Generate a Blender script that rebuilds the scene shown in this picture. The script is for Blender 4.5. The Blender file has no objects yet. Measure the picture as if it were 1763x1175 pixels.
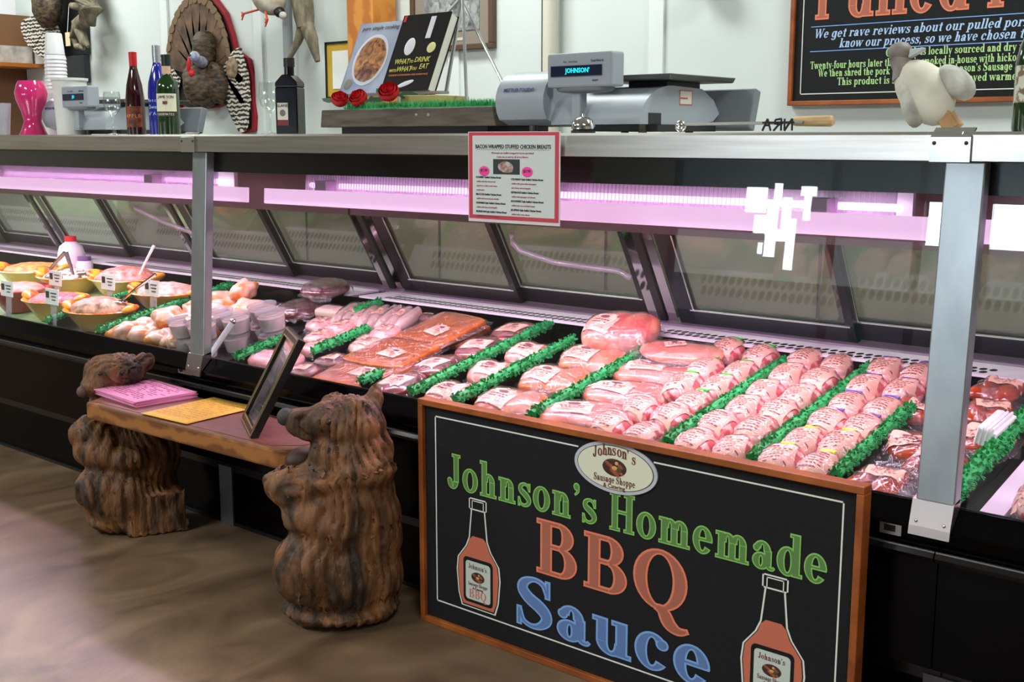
import bpy, bmesh, math, random
from mathutils import Vector, Matrix, noise, Euler
random.seed(7)
R = math.radians
scene = bpy.context.scene
COL = scene.collection

# ------------------------------------------------------------------ camera, light, exposure
cam_d = bpy.data.cameras.new('camera')
cam = bpy.data.objects.new('camera', cam_d)
COL.objects.link(cam)
cam_d.sensor_width = 36.0
cam_d.lens = 2025.0 / 1763.0 * 36.0
cam_d.clip_start = 0.05
cam.location = (0, 0, 1.30)
cam.rotation_euler = (R(90 - 9.79), 0, R(90 - 49.447))
scene.camera = cam
vs = scene.view_settings
vs.view_transform = 'Standard'
vs.look = 'None'
vs.gamma = 1.0
vs.use_curve_mapping = False
vs.exposure = 0.22
scene.cycles.transparent_max_bounces = 24
scene.cycles.max_bounces = 8

world = bpy.data.worlds.new('world')
scene.world = world
world.use_nodes = True
world.node_tree.nodes['Background'].inputs[0].default_value = (0.75, 0.85, 1.0, 1)
world.node_tree.nodes['Background'].inputs[1].default_value = 0.25


def area(name, loc, rot, sx, sy, power, col):
    d = bpy.data.lights.new(name, 'AREA')
    d.shape = 'RECTANGLE'
    d.size, d.size_y, d.energy, d.color = sx, sy, power, col
    o = bpy.data.objects.new(name, d)
    o.location, o.rotation_euler = loc, rot
    COL.objects.link(o)
    return o


# ceiling lamps over the shop and over the aisle behind the case
for lx, ly, pw in ((-6.6, -0.4, 95), (-3.4, -0.9, 78), (0.4, 0.3, 58), (-7.2, 3.1, 54), (-3.6, 3.2, 52), (-0.4, 3.2, 48)):
    area('ceiling_lamp', (lx, ly, 3.3), (0, 0, 0), 1.2, 0.5, pw, (0.93, 1.0, 0.97))
# daylight through the shop front windows
area('window_daylight', (-1.6, -4.3, 1.6), (R(-90), 0, 0), 2.4, 1.6, 40, (0.85, 0.95, 1.0))
CASE_PINK = (1.0, 0.68, 0.90)


# ------------------------------------------------------------------ materials
def s2l(c):
    return tuple(((x / 255.0) / 12.92 if x / 255.0 <= 0.04045 else ((x / 255.0 + 0.055) / 1.055) ** 2.4) for x in c)


def rgba(c):
    return (*s2l(c), 1.0)


MATS = {}


def mat(name, col, rough=0.5, metal=0.0, spec=0.5, col2=None, scale=10.0, stretch=(1, 1, 1), bump=0.0, bscale=None,
        coat=0.0, detail=4.0, lo=0.35, hi=0.65, emit=None, estr=0.0, sss=0.0, dist=0.0):
    if name in MATS:
        return MATS[name]
    m = bpy.data.materials.new(name)
    m.use_nodes = True
    nt = m.node_tree
    b = nt.nodes['Principled BSDF']
    b.inputs['Base Color'].default_value = rgba(col)
    b.inputs['Roughness'].default_value = rough
    b.inputs['Metallic'].default_value = metal
    b.inputs['Specular IOR Level'].default_value = spec
    if coat:
        b.inputs['Coat Weight'].default_value = coat
        b.inputs['Coat Roughness'].default_value = 0.08
    if sss:
        b.inputs['Subsurface Weight'].default_value = sss
        b.inputs['Subsurface Radius'].default_value = (0.01, 0.004, 0.002)
    if emit:
        b.inputs['Emission Color'].default_value = rgba(emit)
        b.inputs['Emission Strength'].default_value = estr
    if col2 or bump:
        tc = nt.nodes.new('ShaderNodeTexCoord')
        mp = nt.nodes.new('ShaderNodeMapping')
        mp.inputs['Scale'].default_value = stretch
        nt.links.new(tc.outputs['Object'], mp.inputs[0])
        nz = nt.nodes.new('ShaderNodeTexNoise')
        nz.inputs['Scale'].default_value = scale
        nz.inputs['Detail'].default_value = detail
        nz.inputs['Distortion'].default_value = dist
        nt.links.new(mp.outputs[0], nz.inputs['Vector'])
        if col2:
            rp = nt.nodes.new('ShaderNodeValToRGB')
            rp.color_ramp.elements[0].position = lo
            rp.color_ramp.elements[1].position = hi
            rp.color_ramp.elements[0].color = rgba(col)
            rp.color_ramp.elements[1].color = rgba(col2)
            nt.links.new(nz.outputs['Fac'], rp.inputs[0])
            nt.links.new(rp.outputs[0], b.inputs['Base Color'])
        if bump:
            nb = nz
            if bscale:
                nb = nt.nodes.new('ShaderNodeTexNoise')
                nb.inputs['Scale'].default_value = bscale
                nb.inputs['Detail'].default_value = 3
                nt.links.new(mp.outputs[0], nb.inputs['Vector'])
            bp = nt.nodes.new('ShaderNodeBump')
            bp.inputs['Strength'].default_value = bump
            bp.inputs['Distance'].default_value = 0.01
            nt.links.new(nb.outputs['Fac'], bp.inputs['Height'])
            nt.links.new(bp.outputs[0], b.inputs['Normal'])
    MATS[name] = m
    return m


def thin_glass(name, tint=(255, 255, 255), base=0.04, rough=0.0, bump=0.0, bscale=60, haze=0.0, hazecol=(200, 200, 200)):
    m = bpy.data.materials.new(name)
    m.use_nodes = True
    nt = m.node_tree
    nt.nodes.clear()
    out = nt.nodes.new('ShaderNodeOutputMaterial')
    tr = nt.nodes.new('ShaderNodeBsdfTransparent')
    tr.inputs[0].default_value = rgba(tint)
    gl = nt.nodes.new('ShaderNodeBsdfGlossy')
    gl.inputs['Roughness'].default_value = rough
    lw = nt.nodes.new('ShaderNodeLayerWeight')
    lw.inputs['Blend'].default_value = 0.5
    pw = nt.nodes.new('ShaderNodeMath')
    pw.operation = 'POWER'
    pw.inputs[1].default_value = 5.0
    nt.links.new(lw.outputs['Facing'], pw.inputs[0])
    ma = nt.nodes.new('ShaderNodeMath')
    ma.operation = 'MULTIPLY_ADD'
    ma.inputs[1].default_value = 1 - base
    ma.inputs[2].default_value = base
    nt.links.new(pw.outputs[0], ma.inputs[0])
    mx = nt.nodes.new('ShaderNodeMixShader')
    nt.links.new(ma.outputs[0], mx.inputs[0])
    last = tr
    if haze:
        df = nt.nodes.new('ShaderNodeBsdfDiffuse')
        df.inputs[0].default_value = rgba(hazecol)
        m2 = nt.nodes.new('ShaderNodeMixShader')
        m2.inputs[0].default_value = haze
        nt.links.new(tr.outputs[0], m2.inputs[1])
        nt.links.new(df.outputs[0], m2.inputs[2])
        last = m2
    nt.links.new(last.outputs[0], mx.inputs[1])
    nt.links.new(gl.outputs[0], mx.inputs[2])
    if bump:
        tc = nt.nodes.new('ShaderNodeTexCoord')
        nz = nt.nodes.new('ShaderNodeTexNoise')
        nz.inputs['Scale'].default_value = bscale
        nz.inputs['Detail'].default_value = 3
        nz.inputs['Distortion'].default_value = 1.5
        nt.links.new(tc.outputs['Object'], nz.inputs['Vector'])
        bp = nt.nodes.new('ShaderNodeBump')
        bp.inputs['Strength'].default_value = bump
        bp.inputs['Distance'].default_value = 0.01
        nt.links.new(nz.outputs['Fac'], bp.inputs['Height'])
        nt.links.new(bp.outputs[0], gl.inputs['Normal'])
    nt.links.new(mx.outputs[0], out.inputs[0])
    MATS[name] = m
    return m


def stripes(name, c1, c2, freq, axis='X', rough=0.6, dist=2.0, lo=0.4, hi=0.6, bump=0.0, spec=0.5, rot=0.0, dscale=2.0, coat=0.0):
    m = bpy.data.materials.new(name)
    m.use_nodes = True
    nt = m.node_tree
    b = nt.nodes['Principled BSDF']
    b.inputs['Roughness'].default_value = rough
    b.inputs['Specular IOR Level'].default_value = spec
    b.inputs['Coat Weight'].default_value = coat
    tc = nt.nodes.new('ShaderNodeTexCoord')
    mp = nt.nodes.new('ShaderNodeMapping')
    mp.inputs['Rotation'].default_value = (0, rot, 0)
    w = nt.nodes.new('ShaderNodeTexWave')
    w.bands_direction = axis
    w.inputs['Scale'].default_value = freq
    w.inputs['Distortion'].default_value = dist
    w.inputs['Detail'].default_value = 3
    w.inputs['Detail Scale'].default_value = dscale
    rp = nt.nodes.new('ShaderNodeValToRGB')
    rp.color_ramp.elements[0].position = lo
    rp.color_ramp.elements[1].position = hi
    rp.color_ramp.elements[0].color = rgba(c1)
    rp.color_ramp.elements[1].color = rgba(c2)
    nt.links.new(tc.outputs['Object'], mp.inputs[0])
    nt.links.new(mp.outputs[0], w.inputs['Vector'])
    nt.links.new(w.outputs['Fac'], rp.inputs[0])
    nt.links.new(rp.outputs[0], b.inputs['Base Color'])
    if bump:
        bp = nt.nodes.new('ShaderNodeBump')
        bp.inputs['Strength'].default_value = bump
        bp.inputs['Distance'].default_value = 0.004
        nt.links.new(w.outputs['Fac'], bp.inputs['Height'])
        nt.links.new(bp.outputs[0], b.inputs['Normal'])
    MATS[name] = m
    return m


def emission(name, col, st):
    m = bpy.data.materials.new(name)
    m.use_nodes = True
    nt = m.node_tree
    nt.nodes.clear()
    out = nt.nodes.new('ShaderNodeOutputMaterial')
    e = nt.nodes.new('ShaderNodeEmission')
    e.inputs[0].default_value = rgba(col)
    e.inputs[1].default_value = st
    nt.links.new(e.outputs[0], out.inputs[0])
    MATS[name] = m
    return m


STEEL = mat('brushed_steel', (208, 206, 200), 0.3, 1.0, col2=(188, 186, 178), scale=3, stretch=(1, 1, 30))
POSTSTEEL = mat('post_steel', (176, 184, 188), 0.33, 0.75, col2=(158, 166, 170), scale=6, stretch=(2, 2, 1))
CHROME = mat('chrome', (225, 225, 225), 0.06, 1.0)
MIRROR = mat('polished_mullion', (175, 170, 168), 0.09, 1.0)
BLACK = mat('black_gloss', (5, 5, 6), 0.16, 0, 0.08)
BLACKSAT = mat('black_satin', (22, 22, 23), 0.42)
BLACKTRAY = mat('black_tray', (14, 13, 14), 0.35)
BAND = mat('black_band', (4, 4, 5), 0.25, spec=0.25)
WHITEPL = mat('white_plastic', (228, 228, 230), 0.4)
PAPER = mat('white_paper', (232, 232, 228), 0.7)
BLACKINK = mat('black_ink', (40, 36, 40), 0.7)
PINKINK = mat('pink_ink', (186, 92, 110), 0.7)
GLASS = thin_glass('case_glass', (252, 255, 254), 0.034)
DOORGLASS = thin_glass('door_glass', (222, 228, 218), 0.07, haze=0.12, hazecol=(190, 190, 170))
FILM = thin_glass('plastic_film', (252, 247, 249), 0.12, 0.10, bump=1.0, bscale=38, haze=0.03, hazecol=(235, 225, 235))
CLEAR = thin_glass('clear_glass', (250, 252, 251), 0.08)
CLEARPL = thin_glass('clear_plastic', (235, 235, 240), 0.08, 0.1, haze=0.25, hazecol=(230, 228, 234))
GREEN = mat('parsley_green', (24, 134, 70), 0.6, col2=(50, 176, 96), scale=60)
WOODSIGN = mat('stained_wood', (128, 62, 20), 0.42, col2=(176, 96, 40), scale=5, stretch=(1, 1, 1), dist=1.0, bump=0.05)
BOARD = mat('chalkboard', (19, 19, 21), 0.75, spec=0.3, col2=(25, 25, 27), scale=200)
CHALKW = mat('white_chalk', (232, 236, 226), 0.8)


# ------------------------------------------------------------------ mesh helpers
class MB:
    def __init__(self):
        self.bm = bmesh.new()
        self.mi = 0

    def _v(self, p):
        return self.bm.verts.new(p)

    def f(self, vs):
        try:
            fc = self.bm.faces.new(vs)
            fc.material_index = self.mi
            return fc
        except ValueError:
            return None

    def box(self, c, s, rot=None, taper=1.0):
        M = Matrix.Translation(c)
        if rot:
            M = M @ Euler(rot).to_matrix().to_4x4()
        vs = []
        for z in (-1, 1):
            t = taper if z > 0 else 1.0
            for x, y in ((-1, -1), (1, -1), (1, 1), (-1, 1)):
                vs.append(self._v(M @ Vector((x * s[0] / 2 * t, y * s[1] / 2 * t, z * s[2] / 2))))
        for q in ((3, 2, 1, 0), (4, 5, 6, 7), (0, 1, 5, 4), (1, 2, 6, 5), (2, 3, 7, 6), (3, 0, 4, 7)):
            self.f([vs[i] for i in q])
        return self

    def span(self, a, b):
        return self.box([(a[i] + b[i]) / 2 for i in range(3)], [abs(b[i] - a[i]) for i in range(3)])

    def prism(self, pts, d0, d1, axis='X', M=None):
        """pts: 2-D outline; extruded along axis from d0 to d1."""
        def P(p, d):
            if axis == 'X':
                q = Vector((d, p[0], p[1]))
            elif axis == 'Y':
                q = Vector((p[0], d, p[1]))
            else:
                q = Vector((p[0], p[1], d))
            return M @ q if M else q
        a = [self._v(P(p, d0)) for p in pts]
        b = [self._v(P(p, d1)) for p in pts]
        n = len(pts)
        self.f(list(reversed(a)))
        self.f(b)
        for i in range(n):
            self.f([a[i], a[(i + 1) % n], b[(i + 1) % n], b[i]])
        return self

    def poly(self, pts3):
        return self.f([self._v(p) for p in pts3])

    def lathe(self, prof, c=(0, 0, 0), n=24, M=None, sx=1.0, sy=1.0):
        rings = []
        for r, z in prof:
            if r < 1e-6:
                p = Vector((c[0], c[1], c[2] + z))
                rings.append([self._v(M @ p if M else p)])
            else:
                ring = []
                for i in range(n):
                    a = 2 * math.pi * i / n
                    p = Vector((c[0] + r * math.cos(a) * sx, c[1] + r * math.sin(a) * sy, c[2] + z))
                    ring.append(self._v(M @ p if M else p))
                rings.append(ring)
        for A, B in zip(rings, rings[1:]):
            for i in range(n):
                j = (i + 1) % n
                if len(A) == 1 and len(B) == 1:
                    break
                if len(A) == 1:
                    self.f([A[0], B[j], B[i]])
                elif len(B) == 1:
                    self.f([A[i], A[j], B[0]])
                else:
                    self.f([A[i], A[j], B[j], B[i]])
        return self

    def tube(self, pts, r, n=8, caps=True):
        pts = [Vector(p) for p in pts]
        rs = r if isinstance(r, (list, tuple)) else [r] * len(pts)
        rings = []
        up0 = Vector((0, 0, 1))
        for i, p in enumerate(pts):
            t = (pts[min(i + 1, len(pts) - 1)] - pts[max(i - 1, 0)]).normalized()
            u = up0 if abs(t.dot(up0)) < 0.95 else Vector((0, 1, 0))
            a = t.cross(u).normalized()
            b = t.cross(a).normalized()
            rings.append([self._v(p + (a * math.cos(2 * math.pi * k / n) + b * math.sin(2 * math.pi * k / n)) * rs[i]) for k in range(n)])
        for A, B in zip(rings, rings[1:]):
            for k in range(n):
                self.f([A[k], A[(k + 1) % n], B[(k + 1) % n], B[k]])
        if caps:
            self.f(rings[0])
            self.f(list(reversed(rings[-1])))
        return self

    def ell(self, c, r, rot=None, n=16, amp=0.0, fr=8.0, seed=0.0, sq=1.0):
        M = Matrix.Translation(c)
        if rot:
            M = M @ Euler(rot).to_matrix().to_4x4()
        def pw(v):
            return math.copysign(abs(v) ** sq, v)
        m = max(6, n // 2 + 2)
        top, bot = None, None
        rings = []
        for j in range(m + 1):
            ph = -math.pi / 2 + math.pi * j / m
            k = 1 if j in (0, m) else n
            ring = []
            for i in range(k):
                th = 2 * math.pi * i / n
                d = Vector((pw(math.cos(ph)) * pw(math.cos(th)), pw(math.cos(ph)) * pw(math.sin(th)), pw(math.sin(ph))))
                p = Vector((d.x * r[0], d.y * r[1], d.z * r[2]))
                if amp:
                    p *= 1 + amp * noise.noise(Vector((p.x * fr + seed, p.y * fr - seed, p.z * fr)))
                ring.append(self._v(M @ p))
            rings.append(ring)
        for A, B in zip(rings, rings[1:]):
            for i in range(n):
                j = (i + 1) % n
                if len(A) == 1:
                    self.f([A[0], B[j], B[i]])
                elif len(B) == 1:
                    self.f([A[i], A[j], B[0]])
                else:
                    self.f([A[i], A[j], B[j], B[i]])
        return self

    def mesh(self, name, ms, smooth=True, ang=40):
        me = bpy.data.meshes.new(name)
        bmesh.ops.recalc_face_normals(self.bm, faces=self.bm.faces)
        self.bm.to_mesh(me)
        self.bm.free()
        for m in (ms if isinstance(ms, (list, tuple)) else [ms]):
            me.materials.append(m)
        if smooth:
            me.shade_smooth()
            me.set_sharp_from_angle(angle=R(ang))
        return me

    def build(self, name, ms, parent=None, smooth=True, ang=40, bevel=0.0, loc=None, rot=None):
        o = link(name, self.mesh(name, ms, smooth, ang), parent)
        if bevel:
            md = o.modifiers.new('bevel', 'BEVEL')
            md.width = bevel
            md.segments = 2
            md.limit_method = 'ANGLE'
        if loc:
            o.location = loc
        if rot:
            o.rotation_euler = rot
        return o


def link(name, me, parent=None):
    o = bpy.data.objects.new(name, me)
    COL.objects.link(o)
    if parent:
        o.parent = parent
    return o


def tag(o, label=None, cat=None, group=None, kind=None):
    if label:
        o['label'] = label
    if cat:
        o['category'] = cat
    if group:
        o['group'] = group
    if kind:
        o['kind'] = kind
    return o


def empty(name, loc=(0, 0, 0), rot=(0, 0, 0), label=None, cat=None, group=None):
    o = bpy.data.objects.new(name, None)
    o.empty_display_size = 0.05
    o.location, o.rotation_euler = loc, rot
    COL.objects.link(o)
    return tag(o, label, cat, group)


def dup(root, loc, rot=None, label=None):
    r = root.copy()
    COL.objects.link(r)
    r.location = loc
    if rot is not None:
        r.rotation_euler = rot
    if label:
        r['label'] = label
    for ch in list(root.children):
        c = ch.copy()
        COL.objects.link(c)
        c.parent = r
        for g in list(ch.children):
            d = g.copy()
            COL.objects.link(d)
            d.parent = c
    return r


def words(txt, size, m, name='lettering', parent=None, loc=(0, 0, 0), rot=(R(90), 0, 0), align='CENTER', shear=0.0, xs=1.0, fat=0.0, thick=0.0004):
    """flat lettering in the plain built-in typeface, turned into a mesh"""
    cu = bpy.data.curves.new(name, 'FONT')
    cu.body = txt
    cu.size = size
    cu.align_x = align
    cu.align_y = 'CENTER'
    cu.shear = shear
    cu.offset = fat
    cu.extrude = thick
    cu.resolution_u = 2
    tmp = bpy.data.objects.new('tmp', cu)
    COL.objects.link(tmp)
    bpy.context.view_layer.update()
    me = bpy.data.meshes.new_from_object(tmp.evaluated_get(bpy.context.evaluated_depsgraph_get()))
    bpy.data.objects.remove(tmp)
    bpy.data.curves.remove(cu)
    me.name = name
    me.materials.clear()
    me.materials.append(m)
    o = link(name, me, parent)
    o.location, o.rotation_euler, o.scale = loc, rot, (xs, 1, 1)
    return o


# ------------------------------------------------------------------ slab-serif lettering drawn from strokes
XH = 0.66


def glyph(ch):
    T, h, s, o = 0.185, 0.08, 0.078, 0.07
    P = []
    def stem(x, y0, y1, top='', bot=''):
        P.append(('r', x, y0, x + T, y1))
        for y, f in ((y0, bot), (y1 - s, top)):
            if f:
                P.append(('r', x - (o if f in 'bl' else 0), y, x + T + (o if f in 'br' else 0), y + s))
    def ring(cx, cy, rx, ry, a0=0, a1=360, t=T, hh=h):
        P.append(('e', cx, cy, rx, ry, t, hh, a0, a1))
    def arch(x, b):
        x2 = x + b
        ring((x + x2 + T) / 2 + 0.02, XH - 0.24, (b + T) / 2 - 0.02, 0.24, 0, 180)
        P.append(('r', x2, 0, x2 + T, XH - 0.22))
        P.append(('r', x2 - o, 0, x2 + T + o, s))
    if ch == ' ':
        return P, 0.30
    if ch == 'J':
        stem(0.26, 0.2, 1.0, 'b')
        ring(0.215, 0.2, 0.21, 0.22, 180, 360)
        P.append(('d', 0.09, 0.2, 0.09))
        return P, 0.56
    if ch == 'o':
        ring(0.31, XH / 2, 0.30, XH / 2 + 0.015)
        return P, 0.66
    if ch in 'hnm':
        stem(0.08, 0, 1.0 if ch == 'h' else XH, 'l', 'b')
        arch(0.08, 0.30)
        if ch == 'm':
            arch(0.38, 0.30)
        return P, 0.98 if ch == 'm' else 0.68
    if ch == 'u':
        stem(0.08, 0.2, XH, 'l')
        stem(0.42, 0, XH, 'l', 'r')
        ring(0.335, 0.23, 0.255, 0.245, 180, 360)
        return P, 0.70
    if ch == 's':
        P.append(('s', [(0.42, 0.50, 0.07), (0.36, 0.60, 0.07), (0.24, 0.63, 0.07), (0.12, 0.56, 0.12), (0.12, 0.45, 0.15), (0.25, 0.36, 0.17), (0.37, 0.27, 0.17), (0.42, 0.16, 0.14), (0.34, 0.06, 0.09), (0.22, 0.035, 0.07), (0.11, 0.08, 0.07), (0.06, 0.2, 0.07)]))
        P.append(('r', 0.02, 0, 0.08, 0.24))
        P.append(('r', 0.40, 0.44, 0.46, 0.66))
        return P, 0.52
    if ch == 'S':
        P.append(('s', [(0.60, 0.74, 0.08), (0.52, 0.92, 0.09), (0.34, 0.97, 0.08), (0.17, 0.88, 0.15), (0.13, 0.73, 0.2), (0.25, 0.58, 0.23), (0.45, 0.46, 0.24), (0.57, 0.34, 0.22), (0.58, 0.2, 0.18), (0.46, 0.07, 0.12), (0.30, 0.03, 0.08), (0.14, 0.1, 0.08), (0.07, 0.3, 0.08)]))
        P.append(('r', 0.02, 0, 0.10, 0.36))
        P.append(('r', 0.57, 0.66, 0.65, 1.0))
        return P, 0.74
    if ch == 'e':
        ring(0.29, XH / 2, 0.28, XH / 2 + 0.015, 0, 322)
        P.append(('r', 0.10, 0.31, 0.56, 0.385))
        return P, 0.62
    if ch == 'c':
        ring(0.29, XH / 2, 0.28, XH / 2 + 0.015, 48, 322)
        P.append(('d', 0.455, 0.50, 0.095))
        return P, 0.60
    if ch == 'a':
        P.append(('r', 0.34, 0.08, 0.34 + T, 0.46))
        ring(0.275, 0.43, 0.23, 0.245, 0, 160, T, h)
        P.append(('d', 0.12, 0.49, 0.085))
        ring(0.245, 0.19, 0.225, 0.2)
        P.append(('s', [(0.42, 0.12, 0.12), (0.47, 0.05, 0.09), (0.56, 0.04, 0.07), (0.60, 0.08, 0.05)]))
        return P, 0.62
    if ch in 'dqg':
        ring(0.29, XH / 2, 0.275, XH / 2 + 0.015)
        if ch == 'd':
            stem(0.42, 0, 1.0, 'l', 'r')
        elif ch == 'q':
            stem(0.42, -0.3, XH, '', 'b')
        else:
            P.append(('r', 0.42, -0.1, 0.42 + T, XH))
            ring(0.31, -0.08, 0.275, 0.22, 190, 360)
        return P, 0.68
    if ch in 'bp':
        ring(0.36, XH / 2, 0.275, XH / 2 + 0.015)
        stem(0.08, -0.3 if ch == 'p' else 0, XH if ch == 'p' else 1.0, 'l', 'b' if ch == 'p' else '')
        return P, 0.68
    if ch == 'B':
        stem(0.10, 0, 1.0, 'l', 'l')
        P.append(('r', 0.2, 1 - s, 0.44, 1)); P.append(('r', 0.2, 0, 0.46, s)); P.append(('r', 0.2, 0.5, 0.44, 0.5 + s))
        ring(0.42, 0.75, 0.25, 0.25, -90, 90, 0.19, s)
        ring(0.44, 0.28, 0.29, 0.28, -90, 90, 0.2, s)
        return P, 0.80
    if ch in 'PR':
        stem(0.10, 0, 1.0, 'l', 'b')
        P.append(('r', 0.2, 1 - s, 0.44, 1)); P.append(('r', 0.2, 0.44, 0.44, 0.44 + s))
        ring(0.42, 0.72, 0.26, 0.28, -90, 90, 0.19, s)
        if ch == 'R':
            P.append(('s', [(0.4, 0.48, 0.17), (0.55, 0.2, 0.18), (0.64, 0.04, 0.15), (0.74, 0.04, 0.05)]))
        return P, 0.74
    if ch == 'Q':
        ring(0.42, 0.5, 0.41, 0.52, 0, 360, 0.2, 0.07)
        P.append(('s', [(0.36, 0.02, 0.09), (0.48, -0.03, 0.18), (0.58, -0.22, 0.2), (0.72, -0.3, 0.14), (0.86, -0.26, 0.06)]))
        return P, 0.92
    if ch == 'O':
        ring(0.42, 0.5, 0.41, 0.52, 0, 360, 0.2, 0.07)
        return P, 0.90
    if ch == 'C':
        ring(0.42, 0.5, 0.40, 0.52, 40, 320, 0.2, 0.07)
        P.append(('r', 0.66, 0.68, 0.73, 1.0))
        return P, 0.82
    if ch == 'H':
        stem(0.10, 0, 1.0, 'b', 'b')
        stem(0.56, 0, 1.0, 'b', 'b')
        P.append(('r', 0.2, 0.47, 0.6, 0.47 + s))
        return P, 0.84
    if ch == 'T':
        stem(0.28, 0, 1.0, '', 'b')
        P.append(('r', 0.0, 1 - s, 0.73, 1)); P.append(('r', 0, 0.74, 0.06, 1)); P.append(('r', 0.67, 0.74, 0.73, 1))
        return P, 0.76
    if ch == 'W' or ch == 'w':
        k, w = (1.0, 1.05) if ch == 'W' else (XH, 0.86)
        for a, b, t in ((0.08, 0.30, 0.17), (0.30, 0.5, 0.07), (0.5, 0.72, 0.17), (0.72, 0.94, 0.07)):
            up = a in (0.30, 0.72)
            P.append(('s', [(a * w, 0.02 if up else k - 0.02, t), (b * w, k - 0.02 if up else 0.02, t)]))
        for x in (0.08, 0.94, 0.5):
            P.append(('r', x * w - 0.13, k - s, x * w + 0.13, k))
        return P, 1.06 * w
    if ch == 'v' or ch == 'y':
        P.append(('s', [(0.11, XH - 0.02, 0.17), (0.31, 0.02, 0.17)]))
        P.append(('s', [(0.51, XH - 0.02, 0.07), (0.31, 0.0, 0.07)] + ([(0.22, -0.24, 0.07), (0.1, -0.26, 0.1)] if ch == 'y' else [])))
        P.append(('r', 0, XH - s, 0.25, XH)); P.append(('r', 0.40, XH - s, 0.61, XH))
        return P, 0.62
    if ch == 'k':
        stem(0.08, 0, 1.0, 'l', 'b')
        P.append(('s', [(0.52, XH - 0.03, 0.07), (0.22, 0.3, 0.07)]))
        P.append(('s', [(0.28, 0.36, 0.15), (0.55, 0.03, 0.16)]))
        P.append(('r', 0.4, XH - s, 0.64, XH)); P.append(('r', 0.42, 0, 0.68, s))
        return P, 0.68
    if ch in 'li':
        stem(0.08, 0, 1.0 if ch == 'l' else XH, 'l', 'b')
        if ch == 'i':
            P.append(('d', 0.16, 0.87, 0.095))
        return P, 0.35
    if ch == 'r':
        stem(0.08, 0, XH, 'l', 'b')
        ring(0.38, 0.42, 0.22, 0.24, 60, 180, 0.12, h)
        P.append(('d', 0.45, 0.55, 0.09))
        return P, 0.54
    if ch == 't':
        stem(0.13, 0.12, 0.86)
        P.append(('r', 0.0, XH - s, 0.40, XH))
        ring(0.285, 0.16, 0.155, 0.17, 180, 330, T, h)
        return P, 0.44
    if ch == 'f':
        stem(0.11, 0, 0.8, '', 'b')
        P.append(('r', 0.0, XH - s, 0.40, XH))
        ring(0.29, 0.8, 0.18, 0.21, 40, 180, T, h)
        P.append(('d', 0.40, 0.88, 0.08))
        return P, 0.42
    if ch in "',.":
        y = {"'": 0.9, ',': 0.08, '.': 0.08}[ch]
        P.append(('d', 0.12, y, 0.095))
        if ch != '.':
            P.append(('s', [(0.16, y, 0.1), (0.17, y - 0.11, 0.07), (0.07, y - 0.22, 0.035)]))
        return P, 0.27
    if ch == '-':
        P.append(('r', 0.03, 0.27, 0.27, 0.36))
        return P, 0.30
    if ch == '&':
        ring(0.3, 0.76, 0.18, 0.22); ring(0.28, 0.26, 0.26, 0.28)
        P.append(('s', [(0.2, 0.66, 0.12), (0.66, 0.03, 0.12)]))
        return P, 0.7
    return P, 0.4


def prim_faces(p, e, wob):
    """outline of one stroke, shrunk by e"""
    k = p[0]
    quads = []
    if k == 'r':
        x0, y0, x1, y1 = p[1] + e, p[2] + e, p[3] - e, p[4] - e
        if x1 > x0 and y1 > y0:
            quads.append([(x0, y0), (x1, y0), (x1, y1), (x0, y1)])
    elif k == 'd':
        r = p[3] - e
        if r > 0:
            quads.append([(p[1] + r * math.cos(a * math.pi / 8), p[2] + r * math.sin(a * math.pi / 8)) for a in range(16)])
    elif k == 'e':
        cx, cy, rx, ry, t, h, a0, a1 = p[1:]
        n = max(6, int(abs(a1 - a0) / 12))
        if h - 2 * e < 0.012:
            e2 = (h - 0.012) / 2
        else:
            e2 = e
        if a1 - a0 < 359:
            d = math.degrees(e / max(rx, ry))
            a0, a1 = a0 + d, a1 - d
        for i in range(n):
            q = []
            for a, outer in ((i, 1), (i + 1, 1), (i + 1, 0), (i, 0)):
                an = R(a0 + (a1 - a0) * a / n)
                if outer:
                    q.append((cx + (rx - e) * math.cos(an), cy + (ry - e2) * math.sin(an)))
                else:
                    q.append((cx + (rx - t + e) * math.cos(an), cy + (ry - h + e2) * math.sin(an)))
            quads.append(q)
    elif k == 's':
        pts = p[1]
        # smooth the stroke
        sm = []
        for i in range(len(pts) - 1):
            P0, P1, P2, P3 = pts[max(i - 1, 0)], pts[i], pts[i + 1], pts[min(i + 2, len(pts) - 1)]
            m = 4 if len(pts) > 2 else 1
            for j in range(m):
                t = j / m
                sm.append(tuple(0.5 * (2 * b + (c - a) * t + (2 * a - 5 * b + 4 * c - d) * t * t + (3 * b - a - 3 * c + d) * t ** 3) for a, b, c, d in zip(P0, P1, P2, P3)))
        sm.append(pts[-1])
        L, Rr = [], []
        for i, q in enumerate(sm):
            a, b = sm[max(i - 1, 0)], sm[min(i + 1, len(sm) - 1)]
            dx, dy = b[0] - a[0], b[1] - a[1]
            l = math.hypot(dx, dy) or 1
            w = max(q[2] / 2 - e, 0.004)
            off = 0
            x, y = q[0], q[1]
            if i == 0:
                x, y = x + dx / l * e, y + dy / l * e
            if i == len(sm) - 1:
                x, y = x - dx / l * e, y - dy / l * e
            L.append((x - dy / l * w, y + dx / l * w))
            Rr.append((x + dy / l * w, y - dx / l * w))
        for i in range(len(L) - 1):
            quads.append([Rr[i], Rr[i + 1], L[i + 1], L[i]])
    return quads


def text_width(txt):
    return sum(glyph(c)[1] for c in txt) + 0.04 * (len(txt) - 1)


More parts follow.
